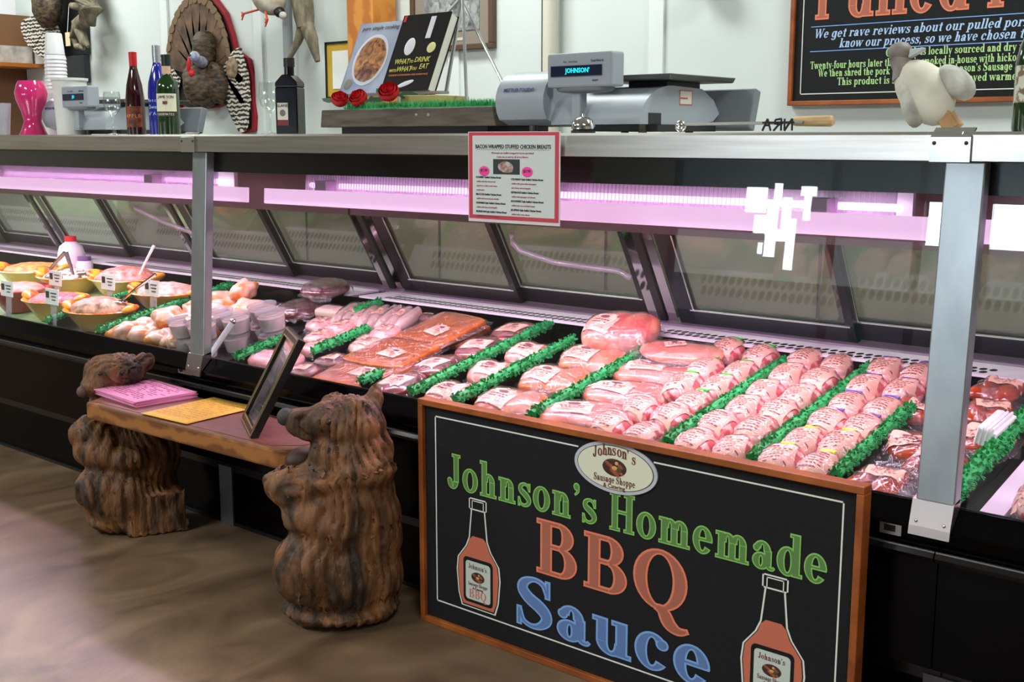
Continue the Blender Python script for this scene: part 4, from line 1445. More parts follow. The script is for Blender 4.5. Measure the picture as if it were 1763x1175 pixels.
def bottle_drawing(parent, cx, z0, k):
    """chalk drawing of a sauce bottle on the board"""
    half = [(0.055, 0.0), (0.066, 0.03), (0.072, 0.09), (0.068, 0.125), (0.040, 0.16), (0.029, 0.185), (0.021, 0.26)]
    m = MB()
    def shape(pts, y):
        m.poly([(cx + x * k, y, z0 + z * k) for x, z in pts] + [(cx - x * k, y, z0 + z * k) for x, z in reversed(pts)])
    m.mi = 0
    shape([(x + 0.003, z - (0.003 if z == 0 else 0)) for x, z in half], BY - 0.0006)
    m.mi = 1
    shape([(x - 0.0012, z) for x, z in half], BY - 0.0010)
    m.mi = 2
    shape([(x - 0.0035, z + (0.004 if z == 0 else 0)) for x, z in half[:5]] + [(0.029, 0.180), (0.018, 0.190)], BY - 0.0014)
    m.mi = 1
    def rrect(x, a, b, r, y):
        pts = []
        for sx, sz, s in ((1, 0, -90), (1, 1, 0), (-1, 1, 90), (-1, 0, 180)):
            for q in range(5):
                an = R(s + q * 22.5)
                pts.append((cx + (sx * (x - r) + r * math.cos(an)) * k, y, z0 + ((b - r if sz else a + r) + r * math.sin(an)) * k))
        m.poly(pts)
    rrect(0.050, 0.012, 0.132, 0.012, BY - 0.0018)
    m.mi = 3
    rrect(0.042, 0.020, 0.123, 0.009, BY - 0.0022)
    # cap ring
    m.mi = 0
    for (a, b, c, d) in ((-0.026, 0.259, 0.026, 0.2625), (-0.026, 0.287, 0.026, 0.2905), (-0.030, 0.262, -0.0265, 0.288), (0.0265, 0.262, 0.030, 0.288), (-0.020, 0.26, -0.0175, 0.284), (0.0175, 0.26, 0.020, 0.284), (-0.02, 0.282, 0.02, 0.2845)):
        m.poly([(cx + a * k, BY - 0.0016, z0 + b * k), (cx + c * k, BY - 0.0016, z0 + b * k), (cx + c * k, BY - 0.0016, z0 + d * k), (cx + a * k, BY - 0.0016, z0 + d * k)])
    d = m.build('bottle_drawing', [CHALKW, BOARD, mat('sauce_salmon', (206, 112, 84), 0.8), mat('drawn_label', (206, 216, 206), 0.7)], parent, smooth=False)
    yy = BY - 0.0026
    serif("Johnson's", cx - 0.032 * k, z0 + 0.103 * k, 0.013 * k, 0.062 * k, (MATS['maroon_lettering'],), 'lettering', d, y=yy, two=False)
    platter(d, cx, z0 + 0.083 * k, 0.036 * k, yy)
    serif('Sausage Shoppe', cx - 0.033 * k, z0 + 0.058 * k, 0.010 * k, 0.066 * k, (MATS['maroon_lettering'],), 'lettering', d, y=yy, two=False)
    words('& Catering', 0.008 * k, MATS['maroon_lettering'], 'lettering', d, (cx, yy - 0.0004, z0 + 0.052 * k))
    serif('BBQ', cx - 0.030 * k, z0 + 0.026 * k, 0.022 * k, 0.06 * k, (mat('label_red', (214, 120, 108), 0.7),), 'lettering', d, y=yy, two=False)


bottle_drawing(sg, X0 + 0.205, 0.083, 1.03)
bottle_drawing(sg, X0 + 1.055, 0.088, 1.03)

# menu board high on the back wall
ws = wroot('pork_chalkboard', (-1.5, 4.18, 1.42), 'framed chalkboard about pulled pork hung high on the white wall', 'sign')
WX0, WX1, WZ0, WZ1, WY = -2.182, -0.95, 1.422, 2.04, 4.165
f2 = MB()
for a, b in (((WX0, WY, WZ1 - 0.018), (WX1, WY + 0.033, WZ1)), ((WX0, WY, WZ0), (WX1, WY + 0.033, WZ0 + 0.017)), ((WX0, WY, WZ0 + 0.017), (WX0 + 0.017, WY + 0.033, WZ1 - 0.018)), ((WX1 - 0.017, WY, WZ0 + 0.017), (WX1, WY + 0.033, WZ1 - 0.018))):
    f2.span(a, b)
f2.build('frame', WOODSIGN, ws, smooth=False, bevel=0.002)
MB().span((WX0 + 0.017, WY + 0.012, WZ0 + 0.017), (WX1 - 0.017, WY + 0.02, WZ1 - 0.018)).build('board', BOARD, ws, smooth=False)
B2 = WY + 0.0115
b2 = MB()
for a, b in (((-2.135, 1.463), (-1.0, 1.4665)), ((-2.135, 1.463), (-2.1315, 2.0)), ((-2.135, 1.9965), (-1.0, 2.0))):
    b2.span((a[0], B2 - 0.0006, a[1]), (b[0], B2, b[1]))
b2.build('chalk_border', CHALKW, ws, smooth=False)
b3 = MB()
for z in (1.7085, 1.6185):
    b3.span((-2.10, B2 - 0.0006, z), (-1.03, B2, z + 0.003))
b3.build('blue_rule', CH_BLUE, ws, smooth=False)
serif('Pulled Pork', -2.088, 1.737, 0.185, 1.06, (CH_RED, CH_REDF), 'salmon_lettering', ws, y=B2 - 0.0008)
LB = mat('pale_blue_chalk', (176, 204, 240), 0.8)
LG = mat('pale_green_chalk', (186, 226, 150), 0.8)
serif('We get rave reviews about our pulled pork and', -2.085, 1.668, 0.033, 0.85, (LB,), 'blue_lettering', ws, y=B2 - 0.0008, two=False, shear=0.22)
serif('know our process, so we have chosen to share', -1.985, 1.630, 0.033, 0.78, (LB,), 'blue_lettering', ws, y=B2 - 0.0008, two=False, shear=0.22)
for t, x, z, wd in (('Our pork is locally sourced and dry rubbed', -1.803, 1.590, 0.555), ('Twenty-four hours later the pork is smoked in-house with hickory wood', -2.096, 1.556, 0.845),
                    ('We then shred the pork by hand and add Johnson\'s Sausage Shoppe', -2.062, 1.527, 0.80), ('This product is fully cooked and enjoyed warmed', -1.985, 1.494, 0.66)):
    serif(t, x, z, 0.0275, wd, (LG,), 'green_lettering', ws, y=B2 - 0.0008, two=False)

# ------------------------------------------------------------------ carved bear bench
BEARW = mat('carved_cedar', (50, 34, 22), 0.62, col2=(150, 100, 58), scale=12, stretch=(1, 1, 0.35), detail=8, dist=1.0, lo=0.36, hi=0.70, bump=0.8, bscale=60)
BEARD = mat('bear_nose_dark', (58, 52, 50), 0.6)
PLANKW = stripes('plank_edge_wood', (156, 100, 48), (112, 66, 28), 5.0, 'Z', 0.5, 5.0, 0.2, 0.8)
bench = wroot('bear_bench', (-2.93, 2.06, 0), 'rustic bench made of a plank held between two carved wooden bears', 'bench')


def bear(name, c0, u, w, blobs, boxes, label, seed, cuts=()):
    m = MB()
    U, W = Vector(u), Vector(w)
    ang = math.atan2(u[1], u[0])
    def P(q):
        return Vector((c0[0], c0[1], 0)) + U * q[0] + W * q[1] + Vector((0, 0, q[2]))
    for b in blobs:
        rot = (b[6] if len(b) > 6 else 0, b[7] if len(b) > 7 else 0, ang)
        M = Matrix.Rotation(ang, 3, 'Z') @ Euler((rot[0], rot[1], 0)).to_matrix()
        m.ell(P(b), b[3:6], M.to_euler(), n=24)
    for b in boxes:
        M = Matrix.Rotation(ang + b[6], 3, 'Z')
        m.box(P(b), b[3:6], M.to_euler(), taper=b[7] if len(b) > 7 else 1)
    me = m.mesh(name, BEARW)
    o = link('tmp_bear', me)
    md = o.modifiers.new('remesh', 'REMESH')
    md.mode = 'VOXEL'
    md.voxel_size = 0.0065
    sm = o.modifiers.new('smooth', 'SMOOTH')
    sm.iterations = 9
    sm.factor = 0.5
    bpy.context.view_layer.update()
    me2 = bpy.data.meshes.new_from_object(o.evaluated_get(bpy.context.evaluated_depsgraph_get()))
    bpy.data.objects.remove(o)
    me2.name = name
    # chisel grooves running down the fur
    for v in me2.vertices:
        d = v.co - Vector((c0[0], c0[1], 0))
        a = math.atan2(d.dot(W), d.dot(U))
        warp = noise.noise(v.co * 7 + Vector((seed, 0, 0))) * 1.6
        g = abs(math.sin(a * 11 + warp * 3 + v.co.z * 7)) ** 0.5
        n2 = noise.noise(v.co * 24 + Vector((0, seed, 0)))
        n3 = noise.noise(Vector((a * 9, v.co.z * 5, seed)))
        vo = noise.voronoi(Vector((v.co.x * 13 + seed, v.co.y * 13, v.co.z * 8)))[0]
        g2 = (1 - abs(math.sin(a * 13 + warp * 3.5 + v.co.z * 6))) ** 2.2
        disp = -0.017 * g2 * min(1.0, 0.45 + 1.3 * max(0, n3 + 0.3)) + 0.005 * n2 + 0.006 * n3 + 0.010 * (vo[1] - vo[0] - 0.3)
        for zc, wd, dp in cuts:
            disp -= dp * math.exp(-((v.co.z - zc - 0.012 * math.sin(a * 3 + seed)) / wd) ** 2)
        v.co += v.normal * disp
        if v.co.z < 0.002:
            v.co.z = 0.002
    bmx = bmesh.new()
    bmx.from_mesh(me2)
    for _ in range(1):
        bmesh.ops.smooth_vert(bmx, verts=bmx.verts, factor=0.35, use_axis_x=True, use_axis_y=True, use_axis_z=True)
    bmx.to_mesh(me2)
    bmx.free()
    me2.materials.clear()
    me2.materials.append(BEARW)
    me2.shade_smooth()
    me2.set_sharp_from_angle(angle=R(50))
    o = link('carved_bear', me2, bench)
    o['label'] = label
    return o, P


uR, wR = (0.659, 0.752, 0), (-0.752, 0.659, 0)
bR, P = bear('carved_bear', (-2.33, 2.04), uR, wR, [
    (-0.025, 0.0, 0.035, 0.165, 0.13, 0.04), (-0.035, 0.0, 0.14, 0.165, 0.14, 0.15), (0.05, 0.02, 0.12, 0.10, 0.12, 0.13),
    (-0.105, -0.06, 0.17, 0.10, 0.09, 0.115), (0.0, 0.0, 0.33, 0.132, 0.12, 0.19), (0.035, 0.0, 0.26, 0.115, 0.11, 0.16),
    (-0.140, -0.03, 0.385, 0.088, 0.085, 0.058, 0, 0.25), (-0.10, -0.05, 0.315, 0.08, 0.075, 0.075, 0, 0.5), (-0.05, -0.075, 0.275, 0.085, 0.06, 0.065, 0, 0.5), (-0.06, -0.03, 0.41, 0.10, 0.09, 0.05), (-0.13, 0.075, 0.37, 0.075, 0.06, 0.055, 0, 0.5),
    (0.012, 0.0, 0.465, 0.118, 0.11, 0.095), (0.03, -0.03, 0.43, 0.105, 0.10, 0.07), (0.01, 0.0, 0.545, 0.098, 0.10, 0.082),
    (0.078, 0.035, 0.602, 0.026, 0.03, 0.045), (0.03, -0.055, 0.598, 0.030, 0.022, 0.032), (-0.03, 0.05, 0.595, 0.04, 0.04, 0.03), (-0.10, -0.005, 0.550, 0.075, 0.050, 0.044, 0, 0.30), (-0.05, -0.02, 0.565, 0.06, 0.07, 0.05)],
    [], 'larger carved bear at the sign end of the bench, seen from behind its shoulder', 3.0, ((0.437, 0.010, 0.009), (0.262, 0.012, 0.005), (0.058, 0.012, 0.006)))
MB().ell(P((-0.158, -0.005, 0.572)), (0.022, 0.026, 0.024), n=14, amp=0.1, fr=30).build('bear_nose', BEARD, bR)
MB().ell(P((-0.045, -0.082, 0.572)), (0.008, 0.008, 0.007), n=8).build('bear_eye', BLACKSAT, bR)
uL, wL = (0.515, 0.857, 0), (-0.857, 0.515, 0)
bL, P = bear('carved_bear', (-3.46, 2.08), uL, wL, [
    (0.0, 0.0, 0.04, 0.165, 0.12, 0.05), (-0.02, 0.02, 0.12, 0.165, 0.13, 0.13), (-0.10, -0.05, 0.155, 0.085, 0.085, 0.09, 0, -0.3), (-0.05, -0.07, 0.13, 0.10, 0.07, 0.10, 0, 0.3),
    (0.03, 0.03, 0.27, 0.135, 0.12, 0.16), (-0.12, -0.02, 0.345, 0.075, 0.075, 0.06), (-0.10, -0.04, 0.28, 0.085, 0.08, 0.07, 0, 0.5), (-0.02, -0.07, 0.26, 0.09, 0.06, 0.05),
    (-0.03, 0.06, 0.42, 0.10, 0.08, 0.09), (-0.035, 0.06, 0.53, 0.10, 0.085, 0.062), (-0.10, 0.055, 0.53, 0.045, 0.06, 0.05), (0.058, 0.07, 0.555, 0.036, 0.03, 0.036), (-0.105, 0.02, 0.49, 0.05, 0.05, 0.04)],
    [(0.065, -0.075, 0.07, 0.20, 0.09, 0.14, 0.12, 0.92)], 'smaller carved bear at the far end of the bench, facing the shop', 9.0, ((0.225, 0.010, 0.004), (0.455, 0.010, 0.003)))
MB().ell(P((-0.142, 0.0, 0.478)), (0.018, 0.022, 0.020), n=12).build('bear_nose', mat('bear_nose_worn', (96, 66, 62), 0.6), bL)
for du in (-0.085, -0.015):
    MB().ell(P((du, -0.02, 0.538)), (0.008, 0.008, 0.007), n=8).build('bear_eye', BLACKSAT, bL)
pl = MB()
outl = [(-3.42, 1.905), (-2.50, 1.935), (-2.44, 1.97), (-2.42, 2.17), (-3.56, 2.205), (-3.55, 2.17)]
pl.prism([(-3.425, 1.905), (-2.50, 1.93), (-2.43, 2.0), (-2.44, 2.185), (-3.56, 2.19)], 0.412, 0.468, 'Z')
plank = pl.build('plank', PLANKW, bench, smooth=False, bevel=0.008)
MB().prism([(-3.40, 1.925), (-2.53, 1.95), (-2.47, 2.01), (-2.47, 2.17), (-3.53, 2.175)], 0.4675, 0.4695, 'Z').build('red_stained_top', mat('red_stain', (112, 62, 54), 0.5, col2=(132, 76, 66), scale=20, stretch=(1, 6, 1)), plank, smooth=False)
MB().ell((-2.455, 1.985, 0.438), (0.035, 0.05, 0.034), n=14, amp=0.12, fr=20).build('sawn_end', mat('dark_end_grain', (62, 38, 24), 0.6), plank)

# papers and picture frame on the bench
PINKP = mat('pink_paper', (236, 146, 190), 0.6)
YELP = mat('golden_paper', (238, 182, 72), 0.6)
st = empty('pink_paper_stack', (-3.355, 2.075, 0.4705), (0, 0, R(-5)), 'stack of pink flyers on the far end of the bear bench', 'paper stack')
b = MB()
for i in range(5):
    b.box((random.uniform(-0.004, 0.004), random.uniform(-0.004, 0.004), 0.0019 + i * 0.0038), (0.285, 0.216, 0.0034), (0, 0, random.uniform(-0.03, 0.03)))
b.build('sheets', PINKP, st, smooth=False)
b = MB()
rnd = random.Random(5)
for i in range(13):
    y = 0.085 - i * 0.0135
    x = -0.12
    while x < 0.11:
        L = rnd.uniform(0.008, 0.03)
        if rnd.random() < 0.72:
            b.box((x + L / 2, y, 0.0199), (L, 0.0024 if i != 3 else 0.005, 0.0004))
        x += L + 0.006
b.build('print', mat('magenta_print', (150, 60, 120), 0.7), st, smooth=False)
st = empty('yellow_paper', (-3.03, 2.065, 0.4705), (0, 0, R(3)), 'golden yellow flyer lying on the middle of the bear bench', 'paper')
b = MB()
N = 8
g = [[b._v((-0.112 + 0.224 * i / N, -0.138 + 0.276 * j / N, 0.0015 + 0.004 * abs(i / N - 0.5) * (j / N))) for i in range(N + 1)] for j in range(N + 1)]
for j in range(N):
    for i in range(N):
        b.f([g[j][i], g[j][i + 1], g[j + 1][i + 1], g[j + 1][i]])
yo = b.build('sheet', YELP, st)
sd = yo.modifiers.new('solid', 'SOLIDIFY')
sd.thickness = 0.001
sd.offset = 1
b = MB()
for i in range(12):
    y = 0.11 - i * 0.019
    x = -0.09
    while x < 0.08:
        L = rnd.uniform(0.008, 0.026)
        if rnd.random() < 0.7:
            b.box((x + L / 2, y, 0.0062), (L, 0.0022, 0.0004))
        x += L + 0.006
b.build('print', mat('brown_print', (176, 116, 50), 0.7), st, smooth=False)

pf = empty('picture_frame', (-2.852, 2.082, 0.4715), (0, 0, 0), 'black and gold picture frame leaning upright on the bench against the case glass', 'picture frame')
dv = Vector((0.858, -0.514, 0))
upv = Vector((0.51 * 0.14, 0.86 * 0.14, 0.265)).normalized()
nv = dv.cross(upv)
pf.rotation_euler = Matrix((dv, -nv, upv)).transposed().to_euler() if False else Matrix((dv, upv.cross(dv), upv)).transposed().to_euler()
# local: x along the bottom edge, y to the back, z up
FWd, FHt, bw = 0.25, 0.31, 0.026
b = MB()
for a, c in (((0, 0, 0), (FWd, 0.022, bw)), ((0, 0, FHt - bw), (FWd, 0.022, FHt)), ((0, 0, bw), (bw, 0.022, FHt - bw)), ((FWd - bw, 0, bw), (FWd, 0.022, FHt - bw))):
    b.span(a, c)
b.build('frame', mat('frame_black_lacquer', (20, 20, 22), 0.3), pf, smooth=False, bevel=0.002)
b = MB()
for q, t in ((0.0035, 0.003), (bw - 0.005, 0.0045)):
    for a, c in (((q, -0.0012, q), (FWd - q, 0.0005, q + t)), ((q, -0.0012, FHt - q - t), (FWd - q, 0.0005, FHt - q)), ((q, -0.0012, q), (q + t, 0.0005, FHt - q)), ((FWd - q - t, -0.0012, q), (FWd - q, 0.0005, FHt - q))):
        b.span(a, c)
b.build('gold_line', mat('gold_line', (186, 160, 104), 0.35, 0.6), pf, smooth=False)
MB().span((bw, 0.010, bw), (FWd - bw, 0.014, FHt - bw)).build('photograph', mat('soft_photo', (86, 84, 88), 0.25, col2=(178, 160, 166), scale=9), pf, smooth=False)
MB().span((bw, 0.006, bw), (FWd - bw, 0.008, FHt - bw)).build('glazing', thin_glass('frame_glass', (250, 250, 250), 0.06), pf, smooth=False)

# ------------------------------------------------------------------ things standing on the steel top
CT = 1.3125
GREYP = mat('scale_grey', (150, 156, 164), 0.4)
GREYD = mat('scale_dark_grey', (112, 116, 122), 0.45)
NAVY = mat('navy_lettering', (46, 44, 110), 0.5)


def scale_machine(dx, dy, label, big):
    s = wroot('counter_scale', (-1.93 + dx, 2.62 + dy, CT), label, 'scale', 'grey counter scales')
    def T(p):
        return (p[0] + dx, p[1] + dy, p[2])
    def prof(y0, r, z0, zt, yb):
        # bulging front, flat top, back
        pts = [(y0 + 0.055 + dy, z0)]
        for k in range(9):
            a = R(215 - 125 * k / 8)
            pts.append((y0 + r + r * math.cos(a) + dy, (z0 + zt) / 2 - 0.01 + (zt - (z0 + zt) / 2 + 0.01) * math.sin(a)))
        pts += [(yb + dy, zt), (yb + dy, z0)]
        return pts
    MB().prism(prof(2.42, 0.09, CT + 0.022, 1.476, 2.70), -2.13 + dx, -1.965 + dx, 'X').build('printer_housing', GREYP, s, ang=30)
    hump = [(2.455 + dy, CT + 0.022)]
    for k in range(9):
        a = R(180 - 90 * k / 8)
        hump.append((2.60 + 0.145 * math.cos(a) + dy, CT + 0.03 + 0.09 * math.sin(a)))
    hump += [(2.74 + dy, 1.428), (2.80 + dy, 1.40), (2.83 + dy, 1.365), (2.80 + dy, 1.345), (2.72 + dy, CT + 0.022)]
    MB().prism(hump, -1.965 + dx, -1.683 + dx, 'X').build('scale_body', GREYP, s, ang=30)
    MB().box(T((-1.80, 2.66, CT + 0.013)), (0.25, 0.28, 0.016)).build('base_plate', BLACKSAT, s, smooth=False)
    for x in (-2.08, -1.93, -1.72):
        for y in (2.52, 2.74):
            MB().lathe([(0, 0), (0.011, 0), (0.011, 0.024), (0, 0.024)], T((x, y, CT)), 12).build('foot', mat('foot_grey', (120, 112, 104), 0.4), s)
    MB().box(T((-1.775, 2.68, 1.452)), (0.26, 0.31, 0.014), taper=1.04).build('weighing_platter', mat('platter_steel', (96, 96, 94), 0.35, 0.7), s, smooth=False, bevel=0.003)
    MB().box(T((-1.775, 2.70, 1.437)), (0.12, 0.16, 0.02)).build('platter_support', BLACKSAT, s, smooth=False)
    MB().box(T((-1.70, 2.86, 1.375)), (0.22, 0.03, 0.11), (R(-16), 0, 0)).build('keyboard_panel', GREYD, s, smooth=False, bevel=0.004)
    d = MB().box(T((-1.8475, 2.445, 1.470)), (0.205, 0.055, 0.086)).build('display_head', GREYP, s, smooth=False, bevel=0.006)
    MB().box(T((-1.855, 2.416, 1.468)), (0.160, 0.004, 0.026)).build('display_window', mat('display_navy', (22, 30, 56), 0.15), d, smooth=False)
    MB().ell(T((-1.85, 2.45, 1.427)), (0.085, 0.03, 0.014), n=20, sq=0.6).build('display_neck', GREYD, s)
    MB().span(T((-1.885, 2.435, 1.34)), T((-1.855, 2.465, 1.425))).build('display_post', GREYP, s, smooth=False, bevel=0.004)
    cy = emission('display_cyan', (40, 220, 240), 1.3)
    words("JOHNSON'" if big else "JO", 0.0165, cy, 'display_text', d, T((-1.848, 2.4125, 1.468)), xs=0.95, fat=0.0003)
    words('Total Price $', 0.0075, NAVY, 'lettering', d, T((-1.790, 2.416, 1.491)))
    words('Tare   Unit Price', 0.0065, GREYD, 'lettering', d, T((-1.875, 2.416, 1.491)))
    words('Smart', 0.0075, NAVY, 'lettering', d, T((-1.795, 2.416, 1.4435)))
    words('METTLER TOLEDO', 0.0125, NAVY, 'lettering', s, T((-2.05, 2.422, 1.425)), rot=(R(80), 0, 0), shear=0.2, fat=0.0003)
    if big:
        l = MB().span((-1.6828, 2.63, 1.385), (-1.6818, 2.69, 1.422)).build('warning_label', mat('label_cream', (216, 206, 200), 0.5), s, smooth=False)
        k = MB()
        for z0, z1 in ((1.385, 1.387), (1.420, 1.422), (1.400, 1.4035)):
            k.span((-1.6816, 2.63, z0), (-1.6812, 2.69 if z1 != 1.4035 else 2.668, z1))
        for y0 in (2.63, 2.688):
            k.span((-1.6816, y0, 1.385), (-1.6812, y0 + 0.002, 1.422))
        k.build('label_print', mat('label_print_red', (196, 70, 60), 0.5), l, smooth=False)
        MB().span((-1.6828, 2.49, CT + 0.022), (-1.6812, 2.545, CT + 0.05)).build('side_port', BLACKSAT, s, smooth=False)
    return s


scale_machine(0, 0, 'large grey counter scale with cyan lettering on its display, right of the cookbooks', True)
scale_machine(-2.76, 0.18, 'grey counter scale at the far left behind the wine glass', False)

b = empty('service_bell', (-1.765, 2.33, CT), (0, 0, 0), 'chrome service bell in front of the large scale', 'bell')
MB().lathe([(0, 0.0), (0.03, 0.0), (0.03, 0.006), (0.02, 0.008)], n=24).build('bell_base', BLACKSAT, b)
MB().lathe([(0.029, 0.010), (0.029, 0.016), (0.025, 0.029), (0.015, 0.037), (0.004, 0.040), (0.004, 0.046), (0, 0.047)], n=24).build('bell_dome', CHROME, b)

ir = wroot('branding_iron', (-1.3, 2.36, CT), 'branding iron with mirrored letters and wooden handle lying on the steel top', 'branding iron')
IRON = mat('dark_iron', (46, 44, 46), 0.5, 0.6)
k = MB().tube([(-1.50, 2.36, CT + 0.019), (-1.2, 2.37, CT + 0.021)], 0.0035, 8)
k.build('iron_rod', mat('steel_rod', (150, 150, 150), 0.3, 0.9), ir)
MB().tube([(-1.235, 2.39, CT + 0.024), (-1.225, 2.39, CT + 0.024), (-1.15, 2.395, CT + 0.024), (-1.143, 2.395, CT + 0.024)], [0.009, 0.011, 0.0125, 0.009], 14).build('wooden_handle', mat('pale_wood_handle', (196, 164, 118), 0.5, col2=(170, 136, 92), scale=20, stretch=(1, 8, 8)), ir)
MB().ell((-1.505, 2.36, CT + 0.015), (0.014, 0.012, 0.014), n=12).build('rod_knob', CHROME, ir)
k = MB()
def bar(a, c):
    k.tube([(a[0], 2.345, a[1]), (c[0], 2.345, c[1])], 0.0024, 6)
z0, z1 = CT + 0.0035, CT + 0.029
for x, segs in ((-1.285, [((0, 0), (0.012, 1)), ((0.012, 1), (0.02, 0)), ((0.005, 0.45), (0.017, 0.45))]),
                (-1.258, [((0.018, 0), (0.018, 1)), ((0.018, 1), (0.004, 0.92)), ((0.004, 0.92), (0.002, 0.6)), ((0.002, 0.6), (0.018, 0.5)), ((0.012, 0.5), (0, 0))]),
                (-1.232, [((0, 0), (0, 1)), ((0.018, 0), (0.018, 1)), ((0.018, 1), (0, 0))][:2] + [((0, 0), (0.018, 1))])):
    for a, c in segs:
        bar((x + a[0], z0 + a[1] * (z1 - z0)), (x + c[0], z0 + c[1] * (z1 - z0)))
bar((-1.285, CT + 0.021), (-1.21, CT + 0.021))
k.build('brand_letters', IRON, ir)

# duck decoy on a wooden peg
dk = wroot('duck_decoy', (-0.93, 2.40, CT), 'carved duck decoy leaning on a wooden peg beside the wide steel post', 'duck decoy')
k = MB()
k.ell((-0.950, 2.40, 1.392), (0.052, 0.045, 0.075), (0, R(-38), 0), n=20, amp=0.06, fr=14)
body = k.build('duck_body', mat('duck_cream', (214, 208, 192), 0.7, col2=(196, 190, 174), scale=20), dk)
MB().ell((-0.887, 2.405, 1.410), (0.046, 0.035, 0.026), (0, R(40), 0), n=18, amp=0.1, fr=30).build('wing', mat('duck_grey', (150, 148, 142), 0.7, col2=(196, 192, 182), scale=26), dk)
MB().ell((-0.968, 2.385, 1.372), (0.022, 0.036, 0.052), (0, R(-12), 0), n=18, amp=0.08, fr=30).build('wing', MATS['duck_grey'], dk)
k = MB()
k.tube([(-0.990, 2.40, 1.425), (-1.000, 2.40, 1.447), (-1.010, 2.40, 1.464)], [0.030, 0.021, 0.020], 14)
k.ell((-1.006, 2.40, 1.474), (0.025, 0.022, 0.021), n=18)
k.build('duck_head', mat('duck_brown_grey', (104, 96, 88), 0.6, col2=(140, 132, 124), scale=30), dk)
MB().prism([(-0.990, 1.478), (-0.955, 1.481), (-0.957, 1.474), (-0.985, 1.460)], 2.392, 2.408, 'Y').build('duck_bill', mat('bill_pale', (186, 190, 190), 0.4), dk, bevel=0.002)
MB().box((-0.899, 2.40, 1.3375), (0.030, 0.034, 0.050), (0, R(-38), 0)).build('wooden_peg', mat('peg_wood', (178, 136, 88), 0.6, col2=(150, 108, 64), scale=24), dk, bevel=0.002)


def bottle(name, x, y, prof, m, label, cat='bottle', cap=None, capm=None, lab=None, n=24, sx=1, sy=1):
    b = empty(name, (x, y, CT), (0, 0, R(40)), label, cat)
    MB().lathe(prof, n=n, sx=sx, sy=sy).build('glass_body', m, b, ang=50)
    if cap:
        MB().lathe(cap, n=n).build('cap', capm, b, ang=50)
    return b


def curved_label(b, r, z0, z1, a0, a1, m, txts=(), name='label'):
    k = MB()
    n = 12
    for i in range(n):
        p = [(r * math.cos(R(a0 + (a1 - a0) * (i + d) / n)), r * math.sin(R(a0 + (a1 - a0) * (i + d) / n))) for d in (0, 1)]
        k.poly([(p[0][0], p[0][1], z0), (p[1][0], p[1][1], z0), (p[1][0], p[1][1], z1), (p[0][0], p[0][1], z1)])
    lo = k.build(name, m, b)
    am = R((a0 + a1) / 2)
    for t, z, s, tm in txts:
        # letters set one by one round the bottle
        wd = s * 0.62
        for i, ch in enumerate(t):
            a = am + (i - (len(t) - 1) / 2) * wd / r
            words(ch, s, tm, 'lettering', lo, ((r + 0.0006) * math.cos(a), (r + 0.0006) * math.sin(a), z), rot=(R(90), 0, a + R(90)))
    return lo


REDG = mat('dark_red_wine_glass', (44, 8, 10), 0.06, coat=0.5)
BLUEG = mat('cobalt_glass', (22, 30, 140), 0.08, coat=0.5)
GREENG = mat('green_bottle_glass', (26, 60, 20), 0.08, col2=(10, 26, 10), scale=3, coat=0.5)
BLKG = mat('black_bottle_glass', (9, 9, 11), 0.12, spec=0.35)
W1 = [(0, 0), (0.034, 0.0), (0.036, 0.006), (0.036, 0.14), (0.030, 0.19), (0.017, 0.245), (0.014, 0.26), (0.014, 0.315), (0, 0.317)]
facing = -50 - 40
b = bottle('wine_bottle', -4.16, 2.60, W1, REDG, 'dark red wine bottle with red wax neck, left of the blue bottle', cap=[(0.0148, 0.262), (0.0155, 0.316), (0, 0.319)], capm=mat('red_wax', (196, 20, 28), 0.35))
curved_label(b, 0.0365, 0.03, 0.11, facing - 60, facing + 60, mat('amber_label', (150, 70, 30), 0.5, col2=(70, 20, 14), scale=40), [('APPLE', 0.072, 0.02, mat('amber_print', (226, 150, 70), 0.5))])
b = bottle('blue_wine_bottle', -4.03, 2.62, [(0, 0), (0.036, 0), (0.038, 0.006), (0.038, 0.16), (0.034, 0.20), (0.018, 0.255), (0.014, 0.27), (0.014, 0.33), (0, 0.332)], BLUEG,
           'cobalt blue wine bottle with silver foil neck', cap=[(0.0145, 0.272), (0.0155, 0.30), (0.0155, 0.336), (0, 0.339)], capm=mat('silver_foil', (190, 192, 198), 0.3, 0.8))
curved_label(b, 0.0385, 0.06, 0.15, facing - 45, facing + 45, MATS['cobalt_glass'], [('Moscato', 0.13, 0.018, mat('pale_blue_print', (180, 200, 236), 0.5)), ('Sweet', 0.105, 0.020, MATS['pale_blue_print']), ('d\'Asti', 0.08, 0.018, MATS['pale_blue_print'])])
b = bottle('whiskey_bottle', -3.875, 2.56, [(0, 0), (0.039, 0), (0.041, 0.006), (0.041, 0.165), (0.036, 0.195), (0.018, 0.215), (0.0165, 0.225), (0.0165, 0.265), (0, 0.266)], GREENG,
           'green whiskey bottle with cream label, rightmost of the three bottles', cap=[(0.0175, 0.252), (0.0178, 0.292), (0, 0.293)], capm=mat('dark_green_cap', (14, 34, 30), 0.35))
curved_label(b, 0.0415, 0.085, 0.150, facing - 62, facing + 62, mat('cream_label', (222, 216, 190), 0.6), [('JAMESON', 0.137, 0.015, BLACKINK)])
curved_label(b, 0.0415, 0.066, 0.083, facing - 62, facing + 62, mat('dark_label', (40, 40, 30), 0.6), [('CASKMATES', 0.0745, 0.012, mat('cream_print', (220, 214, 190), 0.6))], 'lower_label')
curved_label(b, 0.0173, 0.222, 0.25, facing - 70, facing + 70, mat('neck_label', (216, 180, 150), 0.6), (), 'neck_label')
